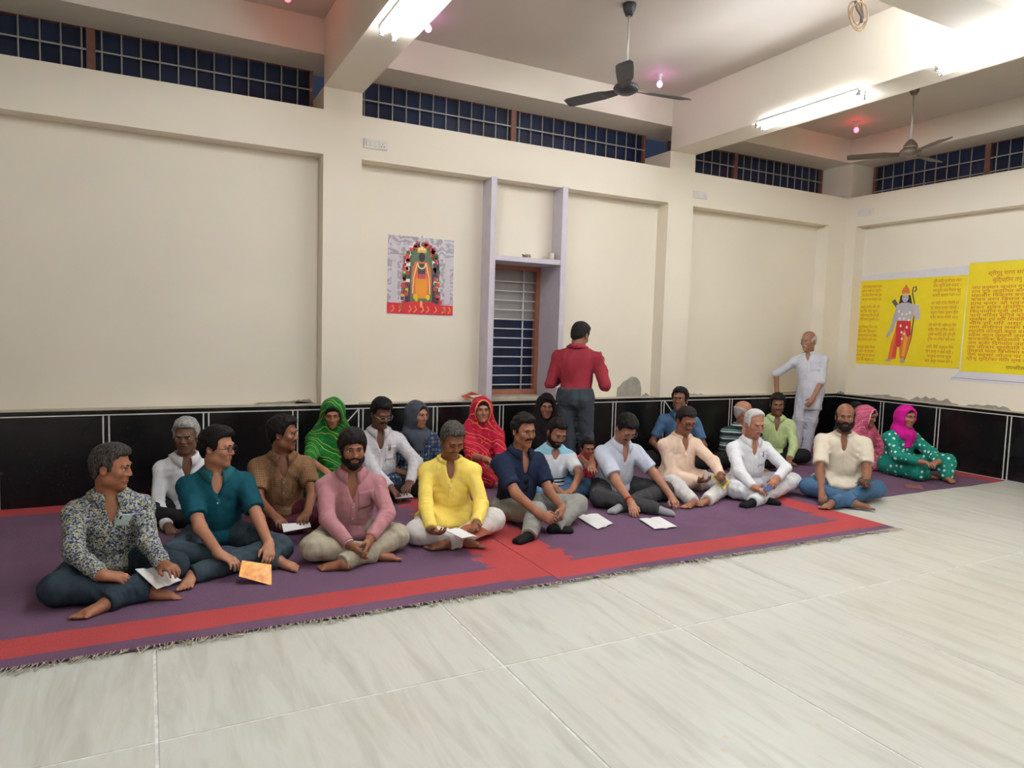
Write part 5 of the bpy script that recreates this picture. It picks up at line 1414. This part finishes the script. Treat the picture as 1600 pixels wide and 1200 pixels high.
def bangle(p_, sd, rgb, rad=.034, back=.03, name='bangle', n=1, thick=.003):
    s, e, w, hd, ad = p_['J'][sd]; ax = unit(e-w); c = w+ax*back
    a = unit(np.cross(ax, [0, 0, 1.0])); b = np.cross(ax, a); loc = np.array(p_['root'].location)
    for k in range(n):
        cc = c+ax*.008*k-loc
        MB().tube([cc+(a*math.cos(t)+b*math.sin(t))*rad for t in np.linspace(0, 2*math.pi, 18, endpoint=False)], thick, 6, closed=True).build(name, plain('%s_%d_%d' % (name, rgb[0], rgb[1]), rgb, .3, .4), p_['root'])
def chest_pen(rgb, rgb2=None, dx=0.0):
    def ex(c):
        x = -c['sh']*.5+dx
        for col, dd in ((rgb, 0), (rgb2, .014)):
            if col is None: continue
            a, b = c['chest'](x+dd, c['L']*.66+.02, .006), c['chest'](x+dd, c['L']*.66+.075, .007)
            c['lay'](MB().tube([a, b], .0045, 8), 'pen', plain('pen_%d_%d' % (col[0], col[2]), col, .3))
    return ex
CH = {}
def keep(name):
    def ex(c): CH[name] = c
    return ex
SK1, SK2, SK3, SK4, SK5 = (146, 98, 72), (164, 112, 84), (128, 82, 58), (178, 124, 96), (112, 72, 52)

# ---- front row -------------------------------------------------------------
p = person('man in a small floral print shirt sitting leftmost, head turned right', (174, 694), .86, yaw=6, head=(68, 6, 0), seed=1, skin=(150, 98, 70), g=1.02,
    armR=dict(e=(82, 872), w=(160, 899), h=(222, 905)), armL=dict(e=(236, 842), w=(256, 884), h=(280, 890)), handL=dict(curl=.5), handR=dict(curl=.45, n=(.3, .3, -1)),
    kneeR=(88, 920, .12), kneeL=(272, 884, .12), ankR=(235, 925, .062), ankL=(165, 942, .062), toeL=(100, 968, .045),
    shirt=C_('floral_print', (44, 54, 84), 'floral', (150, 148, 96), (176, 172, 168), scale=1.7), trousers=C_('dark_denim', (44, 56, 68), 'denim'), hair='full', haircol=(26, 22, 22), haircol2=(84, 78, 74), hthick=.009, buttons=True, pocket=True, extra=keep('floral'))
booklet('open white booklet held by the man in the floral shirt', px_quad([(211, 890), (249, 887), (284, 907), (245, 921)], hand_tip(p, 'R', .15), (.1, -.3, .95)), (232, 232, 234), fold=.006)
c_ = CH['floral']; qq = px_quad([(187, 803), (207, 804), (198, 821), (178, 820)], c_['chest'](-c_['sh']*.45, c_['L']*.62, .009), c_['T'][:, 1])
p = person('man in a dark teal polo shirt and glasses, head turned right', (339, 667), .87, yaw=4, head=(62, 4, 0), seed=2, skin=(176, 124, 96), g=1.03,
    armR=dict(e=(287, 836), w=(343, 866), h=(380, 884)), armL=dict(e=(404, 818), w=(420, 850), h=(421, 884)), handR=dict(curl=.5), handL=dict(curl=.6, n=(-.4, .2, -1)),
    kneeR=(272, 866, .115), kneeL=(436, 856, .115), ankR=(436, 876, .062), toeR=(482, 888, .045), ankL=(300, 898, .062), toeL=(283, 922, .045),
    shirt=C_('teal_pique', (14, 74, 88)), sleeve='short', trousers=C_('slate_denim', (58, 72, 82), 'denim'), hair='full', haircol=(18, 15, 16), hthick=.013, glasses=True, placket=.62, cuffmat=C_('teal_trim', (38, 98, 104)))
def orange_cover():
    m, nt, b = new_mat('orange_picture_cover'); v = coords(nt)
    n = nd(nt, 'ShaderNodeTexNoise', Scale=26.0, Detail=2.0); nt.links.new(v, n.inputs['Vector'])
    nt.links.new(ramp(nt, n.outputs[0], [(.3, lin((214, 96, 30))), (.45, lin((236, 150, 36))), (.62, lin((244, 180, 60))), (.75, lin((206, 190, 190)))]), b.inputs['Base Color']); b.inputs['Roughness'].default_value = .35; return m
booklet('orange picture-covered booklet held by the man in teal', px_quad([(378, 876), (424, 883), (424, 915), (373, 901)], hand_tip(p, 'R', .16), (.05, -.55, .83)), (236, 150, 40), pattern=orange_cover())
p = person('bearded man in a dusty pink shirt and khaki trousers, hands together', (551, 671), .87, yaw=6, head=(10, 2, 0), seed=3, skin=(142, 92, 66), g=1.0,
    armR=dict(e=(490, 812), w=(545, 850), h=(572, 876)), armL=dict(e=(606, 803), w=(578, 842), h=(570, 872)), handR=dict(curl=.15, n=(.9, .2, .2), thumb=.4), handL=dict(curl=.15, n=(-.9, -.2, -.2), thumb=.4),
    kneeR=(490, 855, .13), kneeL=(620, 838, .13), ankR=(588, 866, .062), toeR=(636, 868, .045), ankL=(535, 880, .062), toeL=(494, 884, .045),
    shirt=C_('dusty_pink_cotton', (176, 124, 130)), trousers=C_('khaki_cotton', (172, 164, 144)), hair='low', hthick=.018, beard=dict(t=.004), stache=dict(t=.006), pocket=True, extra=None, vdepth=.13)
bangle(p, 'R', (196, 196, 200), .036, .0, 'bracelet', 1, .004)
p = person('man in a bright yellow kurta reading a brown-covered booklet', (711, 662), .86, yaw=4, head=(22, 26, 0), seed=4, skin=(138, 90, 66), g=.97,
    armR=dict(e=(648, 796), w=(674, 828), h=(698, 838)), armL=dict(e=(752, 788), w=(744, 818), h=(738, 840)), handR=dict(curl=.6, n=(.3, -.1, .8)), handL=dict(curl=.6, n=(-.4, -.1, .8)),
    kneeR=(650, 832, .11), kneeL=(772, 812, .14), ankR=(722, 845, .062), toeR=(768, 850, .045), ankL=(700, 848, .062), toeL=(660, 854, .045),
    shirt=C_('yellow_kurta', (248, 220, 110)), long_hem=True, neckline='band', trousers=C_('white_pyjama', (214, 210, 206)), hair='full', haircol=(40, 36, 34), haircol2=(104, 98, 92), hthick=.009, stache=dict(t=.005, rgb=(60, 52, 48)), eyes='down')
booklet('open booklet with a rust-brown cover read by the man in yellow', px_quad([(696, 830), (740, 818), (769, 832), (722, 842)], hand_tip(p, 'L', .09), (.05, -.15, .98)), (138, 66, 40), fold=.010, page2=(146, 74, 48))
person('moustached man in a navy polo shirt, hands clasped', (819, 647), .88, yaw=32, head=(34, 4, 0), seed=5, skin=(150, 100, 76), g=1.06,
    armR=dict(e=(793, 776), w=(852, 808), h=(890, 824)), armL=dict(e=(858, 768), w=(878, 794), h=(874, 824)), handR=dict(curl=.8, n=(.5, .4, -.4)), handL=dict(curl=.9, n=(-.6, -.1, -.6)),
    kneeR=(838, 802, .17), kneeL=(902, 788, .17), ankR=(826, 836, .062), toeR=(800, 846, .045), ankL=(868, 824, .062), toeL=(906, 826, .045), sock=C_('black_sock', (26, 26, 28)),
    shirt=C_('navy_pique', (30, 40, 66)), sleeve='short', trousers=C_('grey_trouser', (146, 146, 140)), hair='full', haircol=(20, 17, 18), hthick=.013, stache=dict(t=.0085), placket=.62, vdepth=.12, extra=keep('navy'))
c_ = CH['navy']; sg = tag(empty('sunglasses', c_['chest'](0, c_['L']*.55, .01)), 'dark sunglasses hanging from the neck of the navy polo', 'sunglasses')
m_ = plain('sunglass_black', (22, 22, 24), .2); o_ = np.array(sg.location)
for k_, zz_ in ((0, .015), (1, -.04)): MB().sphere(c_['chest'](.004, c_['L']*.55+zz_, .006)-o_, (.020, .004, .024), 14, 8, c_['T']).build('lens', m_, sg)
MB().tube([c_['chest'](.02*q_, c_['L']*.55+.05*w_, .008)-o_ for q_, w_ in ((-.6, 1.1), (-.9, .2), (-.9, -.8), (0, -1.3), (.9, -.8))], .0025, 6).build('frame', m_, sg)
p = person('man in a pale blue short-sleeved shirt looking down, hands on the carpet', (986, 652), .82, yaw=34, head=(30, 40, 0), seed=6, skin=(168, 116, 92), g=1.14, lean=.08,
    armR=dict(e=(958, 756), w=(986, 786), h=(992, 808)), armL=dict(e=(1030, 746), w=(1049, 776), h=(1062, 796)), handR=dict(curl=.35, n=(.4, .6, -.3)), handL=dict(curl=.6),
    kneeR=(936, 776, .12), kneeL=(1038, 766, .12), ankR=(1030, 796, .062), toeR=(1063, 802, .045), ankL=(968, 792, .062), toeL=(944, 802, .045), sock=C_('grey_sock', (150, 150, 154)),
    shirt=C_('pale_blue_shirt', (206, 212, 228)), sleeve='short', trousers=C_('charcoal_trouser', (60, 60, 62)), hair='full', haircol=(18, 15, 16), hthick=.013, glasses=True, stache=dict(t=.006), eyes='down', frame_rgb=(120, 110, 104))
bangle(p, 'R', (190, 40, 36), .034, .035, 'red_thread', 3); bangle(p, 'R', (206, 160, 70), .036, .005, 'bangle', 1)
p = person('man in a peach kurta and glasses reading a yellow-edged booklet', (1076, 637), .85, yaw=36, head=(34, 22, 0), seed=7, skin=(146, 96, 72), g=1.04,
    armR=dict(e=(1044, 742), w=(1102, 752), h=(1128, 754)), armL=dict(e=(1115, 722), w=(1126, 742), h=(1130, 756)), handR=dict(curl=.6, n=(.2, -.2, .8)), handL=dict(curl=.6, n=(-.5, 0, .5)),
    kneeR=(1058, 762, .13), kneeL=(1138, 756, .12), ankR=(1084, 784, .062), toeR=(1066, 792, .045), ankL=(1104, 782, .062), toeL=(1080, 790, .045),
    shirt=C_('peach_kurta', (234, 206, 184)), long_hem=True, neckline='band', trousers=C_('white_pyjama', (214, 210, 206)), hair='full', haircol=(22, 18, 18), haircol2=(48, 42, 40), hthick=.010, glasses=True, eyes='down', stache=dict(t=.004))
booklet('dark booklet with a yellow edge held by the man in peach', px_quad([(1111, 743), (1124, 737), (1140, 753), (1131, 765)], (hand_tip(p, 'R', .10)+hand_tip(p, 'L', .10))/2, (-.45, -.5, .7)), (206, 184, 40), page=(104, 92, 84), fold=.004, inset=.13)
p = person('white-haired elderly man in a white shirt with a blue pen', (1181, 641), .86, yaw=30, head=(34, 10, 0), seed=8, skin=(176, 120, 94), g=1.03,
    armR=dict(e=(1139, 740), w=(1178, 762), h=(1202, 768)), armL=dict(e=(1228, 732), w=(1214, 748), h=(1204, 762)), handR=dict(curl=.6), handL=dict(curl=.6, n=(-.4, .2, -.7)),
    kneeR=(1148, 764, .12), kneeL=(1238, 752, .14), ankR=(1196, 780, .062), toeR=(1240, 786, .045), ankL=(1176, 784, .062), toeL=(1150, 790, .045), sock=C_('black_sock', (26, 26, 28)),
    shirt=C_('white_cotton', (230, 230, 234)), trousers=C_('white_cotton_trouser', (220, 220, 224)), hair='reced', haircol=(176, 172, 170), haircol2=(222, 220, 216), hthick=.010, stache=dict(t=.004, rgb=(190, 184, 180), g=(220, 216, 210)), pocket=True, extra=chest_pen((40, 66, 170)), browcol=(150, 140, 132))
phone('small blue phone in the hands of the white-haired man', px_quad([(1191, 763), (1204, 758), (1208, 763), (1196, 768)], hand_tip(p, 'R', .12), (.1, -.3, .95)), (60, 96, 168))
p = person('broad bald bearded man in a cream kurta and blue jeans', (1322, 630), .93, yaw=6, head=(4, 0, 0), seed=9, skin=(134, 88, 66), g=1.14, sh=.20, hs=1.13, zmax=.985,
    armR=dict(e=(1274, 738), w=(1284, 772), h=(1288, 790), ef=False), armL=dict(e=(1357, 742), w=(1354, 758), h=(1342, 757)), handR=dict(curl=.5), handL=dict(curl=.7, n=(-.2, -.2, .9)),
    kneeR=(1264, 760, .12), kneeL=(1370, 764, .12), ankR=(1336, 786, .062), toeR=(1370, 792, .045), ankL=(1300, 786, .062), toeL=(1280, 794, .045), pelvis=None,
    shirt=C_('cream_kurta', (222, 210, 190)), sleeve='short', long_hem=True, neckline='band', trousers=C_('blue_denim', (70, 102, 134), 'denim'), hair='bald', haircol=(24, 20, 20), hthick=.008, beard=dict(t=.011), stache=dict(t=.008), vdepth=.11)
phone('dark phone held by the bald bearded man', px_quad([(1336, 755), (1350, 749), (1366, 750), (1352, 757)], hand_tip(p, 'L', .09)+np.array([0, 0, .02]), (-.1, -.3, .95)), (48, 46, 50))

# ---- second row -------------------------------------------------------------
person('grey-haired thin elderly man in a white shirt behind the front row', (291, 654), .83, yaw=4, head=(-14, 4, 0), seed=10, skin=(118, 78, 58), g=.9, sh=.175, vox=.0062,
    armR=dict(e=(243, 795), w=(262, 822)), shirt=C_('white_cotton', (230, 230, 234)), trousers=C_('black_trouser', (26, 26, 28)), hair='full', haircol=(120, 118, 118), haircol2=(186, 184, 182), hthick=.016, stache=dict(t=.003, rgb=(120, 112, 106)), vdepth=.12)
p = person('man in a brown patterned short-sleeved shirt looking away to the right', (441, 650), .86, yaw=6, head=(74, 2, 0), seed=11, skin=(132, 86, 62), g=1.02, vox=.0062,
    armR=dict(e=(404, 782), w=(430, 808), h=(444, 820)), armL=dict(e=(488, 770), w=(480, 802), h=(470, 816)), handR=dict(curl=.5), handL=dict(curl=.4),
    kneeR=(392, 826, .10), kneeL=(500, 812, .10),
    shirt=C_('brown_motif', (116, 84, 58), 'motif', (160, 130, 98), scale=2.2), sleeve='short', trousers=C_('maroon_trouser', (84, 34, 48)), hair='full', haircol=(20, 17, 17), hthick=.014, stache=dict(t=.006))
booklet('white booklet held low by the man in the brown patterned shirt', px_quad([(440, 819), (484, 817), (486, 824), (443, 832)], hand_tip(p, 'R', .12), (0, -.35, .93)), (236, 236, 238))
p = person('man in a white checked shirt and glasses looking down', (599, 624), None, -.72, yaw=12, head=(26, 22, 0), seed=12, skin=(108, 70, 52), g=1.08, vox=.0062,
    armR=dict(e=(575, 735), w=(610, 762)), armL=dict(e=(650, 722), w=(640, 755), h=(632, 770)), kneeR=(562, 772, .11), kneeL=(668, 760, .11),
    shirt=C_('white_check', (214, 210, 214), 'check', (160, 160, 176)), trousers=C_('black_trouser', (26, 26, 28)), hair='full', haircol=(18, 15, 16), hthick=.016, glasses=True, stache=dict(t=.006), eyes='down', frame_rgb=(170, 160, 150), pocket=True, extra=chest_pen((60, 150, 70), (180, 110, 70)), vdepth=.13)
booklet('white booklet on the lap of the man in the checked shirt', px_quad([(614, 772), (640, 771), (646, 777), (618, 779)], hand_tip(p, 'R', .13)-np.array([0, 0, .010]), (0, -.2, 1)), (236, 236, 238))
person('man in a pale blue and white T-shirt leaning in behind the navy polo', (876, 655), .88, None, yaw=22, head=(26, 24, 6), seed=13, skin=(150, 100, 76), g=.98, vox=.0062,
    armR=dict(e=(850, 745), w=(874, 768)), armL=dict(e=(906, 742), w=(894, 766), h=(882, 770)), kneeL=(914, 760, .12), kneeR=(845, 772, .12), handL=dict(curl=.6), handR=dict(curl=.6),
    shirt=C_('blue_white_tee', (160, 206, 224), 'zones', [(0, lin((40, 56, 96))), (.13, lin((228, 228, 230))), (.155, lin((52, 54, 62))), (.17, lin((228, 228, 230))), (.185, lin((52, 54, 62))), (.20, lin((220, 222, 226))), (.43, lin((150, 202, 222)))]),
    sleeve='short', collar=False, placket=False, trousers=C_('mid_denim', (86, 122, 158), 'denim'), hair='full', haircol=(20, 17, 17), hthick=.009, beard=dict(t=.002), stache=dict(t=.004), vdepth=.03)
person('man in a blue shirt and glasses at the back by the right pier', (1064, 606), None, -.50, yaw=-4, head=(-16, -4, 0), seed=14, skin=(138, 92, 70), g=.95, pelz=.13,
    shirt=C_('steel_blue_shirt', (74, 104, 138)), sleeve='short', trousers=C_('black_trouser', (26, 26, 28)), hair='full', haircol=(20, 17, 17), hthick=.016, glasses=True, frame_rgb=(60, 56, 56), vox=.007)
person('balding elderly man in a green and white striped polo turned away', (1162, 626), .83, yaw=22, head=(92, 0, 0), seed=15, skin=(168, 116, 90), g=1.05,
    armR=dict(e=(1131, 715), w=(1150, 738)), shirt=C_('striped_polo', (40, 42, 56), 'hstripe', (176, 186, 178), (92, 140, 120), scale=1.1), sleeve='short', trousers=C_('black_trouser', (26, 26, 28)), hair='bald', haircol=(150, 146, 144), haircol2=(190, 186, 182), hthick=.009, vox=.0065, placket=.62)
person('dark-haired man in a light green shirt in front of the standing man', (1216, 615), None, -.62, yaw=10, head=(6, 8, 0), seed=16, skin=(130, 86, 64), g=1.0,
    armL=dict(e=(1245, 700), w=(1234, 716)), shirt=C_('light_green_shirt', (188, 204, 148)), trousers=C_('black_trouser', (26, 26, 28)), hair='full', haircol=(20, 17, 17), hthick=.014, vox=.0065, vdepth=.13, stache=dict(t=.005))

# ---- women -------------------------------------------------------------
person('woman in a green tie-dyed sari drawn over her head', (520, 625), None, -.48, yaw=-2, head=(-2, 16, 0), seed=17, skin=(168, 116, 90), g=.95, sh=.165, hs=1.05, eyes='down',
    sari=dict(mat=C_('green_bandhani', (28, 112, 48), 'bands', (190, 196, 60), (40, 150, 70)), border=(46, 66, 52)), armR=dict(e=(484, 720), w=(506, 735)), hair='woman', hthick=.007, vox=.006)
person('woman in a blue patterned sari with a grey head drape', (653, 627), None, -.50, yaw=22, head=(44, 4, 0), seed=18, skin=(160, 110, 84), g=1.0, sh=.17, hs=1.05,
    sari=dict(mat=C_('blue_ikat', (38, 56, 88), 'motif', (176, 186, 190), (150, 146, 70), scale=.85), drape=False), hood=dict(mat=C_('grey_drape', (72, 76, 88)), tail=True), hair='woman', hthick=.002, vox=.006)
p = person('woman in a bright red sari with gold lines, below the window', (753, 621), None, -.46, yaw=10, head=(10, -2, 0), seed=19, skin=(166, 114, 90), g=.95, sh=.165, hs=1.05,
    sari=dict(mat=C_('red_gold_sari', (178, 22, 60), 'bands', (214, 150, 60), (226, 96, 40), scale=.8), border=(214, 172, 86)), armR=dict(e=(738, 712), w=(760, 718)), armL=dict(e=(785, 715), w=(772, 722)), hair='woman', hthick=.007, vox=.006)
bangle(p, 'R', (180, 60, 60), .032, .03, 'bangle', 3)
person('woman in a black head scarf behind the standing man in red', (854, 617), None, -.36, yaw=4, head=(6, 0, 0), seed=20, skin=(158, 108, 86), g=.95, sh=.165, hs=1.05,
    sari=dict(mat=C_('black_shawl', (34, 28, 34))), hair='woman', hthick=.007, vox=.006)
p = person('woman in a pink printed sari with a green blouse holding a booklet', (1355, 635), .78, yaw=44, head=(66, 4, 0), seed=21, skin=(140, 94, 72), g=.95, sh=.165, hs=1.05,
    sari=dict(mat=C_('pink_print_sari', (196, 84, 116), 'bands', (226, 190, 196), (160, 40, 84), scale=1.6), border=(226, 190, 200)), armR=dict(e=(1366, 712), w=(1392, 730)), armL=dict(e=(1398, 712), w=(1400, 732)), handR=dict(curl=.6), handL=dict(curl=.6), hair='woman', hthick=.007, vox=.0065)
booklet('booklet with a tan cover held by the woman in pink', px_quad([(1382, 733), (1399, 727), (1406, 728), (1398, 742)], (hand_tip(p, 'R', .10)+hand_tip(p, 'L', .10))/2, (-.6, -.5, .6)), (176, 120, 84))
p = person('woman in a teal dotted dress with a magenta head scarf', (1417, 634), .82, yaw=46, head=(40, 2, 0), seed=22, skin=(152, 102, 78), g=1.0, sh=.17, hs=1.05,
    armR=dict(e=(1403, 712), w=(1440, 722), h=(1462, 726)), armL=dict(e=(1456, 708), w=(1466, 722), h=(1452, 726)), kneeR=(1436, 738, .11), kneeL=(1480, 722, .22), ankL=(1478, 745, .062), toeL=(1492, 752, .045), handR=dict(curl=.4), handL=dict(curl=.5),
    sari=dict(mat=C_('teal_dotted', (26, 128, 112), 'dots', (206, 226, 214), scale=1.15), drape=False, name='dress', long=True), hood=dict(mat=C_('magenta_chiffon', (190, 20, 130)), tail=True), hair='woman', hthick=.002, vox=.0065)
bangle(p, 'R', (236, 90, 110), .033, .03, 'bangle', 3); bangle(p, 'L', (236, 90, 110), .033, .03, 'bangle', 3)
person('dark-haired woman with a grey-green veil almost hidden behind the bearded man', (1337, 629), None, -.78, yaw=30, head=(30, 0, 0), seed=23, skin=(150, 100, 78), g=.92, sh=.16, hs=1.03,
    sari=dict(mat=C_('dark_green_sari', (40, 62, 50)), hood=.006), hair='full', hthick=.012, vox=.008)
person('small child in a bright pink top half hidden between the men', (919, 684), None, -1.2, yaw=10, head=(20, 6, 0), seed=24, skin=(134, 88, 66), g=.62, sh=.105, hs=.82, pelz=.08,
    shirt=C_('hot_pink_top', (232, 60, 96)), sleeve='short', collar=False, placket=False, buttons=False, trousers=C_('child_denim', (60, 76, 110), 'denim'), hair='full', hthick=.012, vox=.007, vdepth=.03,
    armR=dict(e=(908, 716), w=(920, 728)), armL=dict(e=(926, 714), w=(925, 724)), kneeR=(900, 745, .08), kneeL=(935, 742, .08), ankR=(915, 752, .045), ankL=(922, 752, .045), shz=.05)

# ---- standing men -------------------------------------------------------------
Vr = at_y(911, 505, -.78)
person('standing man in a dark red shirt and grey trousers seen from behind', (911, 505), None, -.78, yaw=168, head=(150, 26, 0), seed=25, skin=(140, 92, 70), g=1.05, sh=.20, eyes='back', lean=.02,
    armL=dict(e3=(-.065, .0, -.28), w3=(.06, .23, .06)), armR=dict(e3=(.10, .0, -.26), w3=(-.06, .16, .18), h3=(-.5, .2, .8)), ndrop=.072, handR=dict(n=(0, 0, 1), curl=.6), standing=dict(pz=.93, footR=(Vr[0]+.10, -.80), footL=(Vr[0]-.08, -.76)),
    shirt=C_('dark_red_shirt', (146, 46, 58)), trousers=C_('slate_trouser', (64, 72, 80)), hair='full', haircol=(22, 19, 19), hthick=.010, vox=.0065, vdepth=0, sock=None)
Vw = at_y(1264, 517, -.34)
person('standing elderly man in a white kurta leaning by the far corner', (1264, 517), None, -.34, yaw=-8, head=(-38, 6, 0), seed=26, skin=(158, 112, 88), g=.95, lean=-.03, sway=-.06,
    armR=dict(e=(1212, 584), w=(1214, 614), h=(1222, 622)), armL=dict(e=(1280, 594), w=(1270, 623), h=(1262, 636)), handR=dict(curl=.5), handL=dict(curl=.5, n=(0, .6, -.3)), standing=dict(pz=.90, footR=(Vw[0]-.16, -.36), footL=(Vw[0]+.0, -.40), hem=.26),
    shirt=C_('grey_white_kurta', (206, 206, 214)), sleeve='elbow', long_hem=True, neckline='band', trousers=C_('grey_white_pyjama', (190, 188, 200)), hair='bald', haircol=(170, 166, 164), haircol2=(210, 206, 202), hthick=.008, stache=dict(t=.005, rgb=(190, 184, 178), g=(215, 210, 205)), vox=.0065, browcol=(150, 140, 132), vdepth=.07, pocket=True)

# ---- booklets lying on the carpet and other small things
booklet('open white booklet lying on the carpet by the man in navy', [at_z(u, v, .026) for u, v in ((897, 805), (934, 803), (958, 818), (934, 827))], (234, 232, 236), fold=.006)
booklet('open white booklet lying on the carpet before the man in pale blue', [at_z(u, v, .026) for u, v in ((999, 811), (1031, 808), (1058, 823), (1023, 827))], (234, 232, 236), fold=.006)
booklet('thin brown booklet lying on the carpet before the teal dress', [at_z(u, v, .010) for u, v in ((1412, 757), (1440, 759), (1443, 764), (1415, 761))], (140, 84, 66))
phone('pale green phone in the shirt pocket of the floral-shirted man', qq, (168, 188, 184))
if False:
    for l in LOG: print(l)
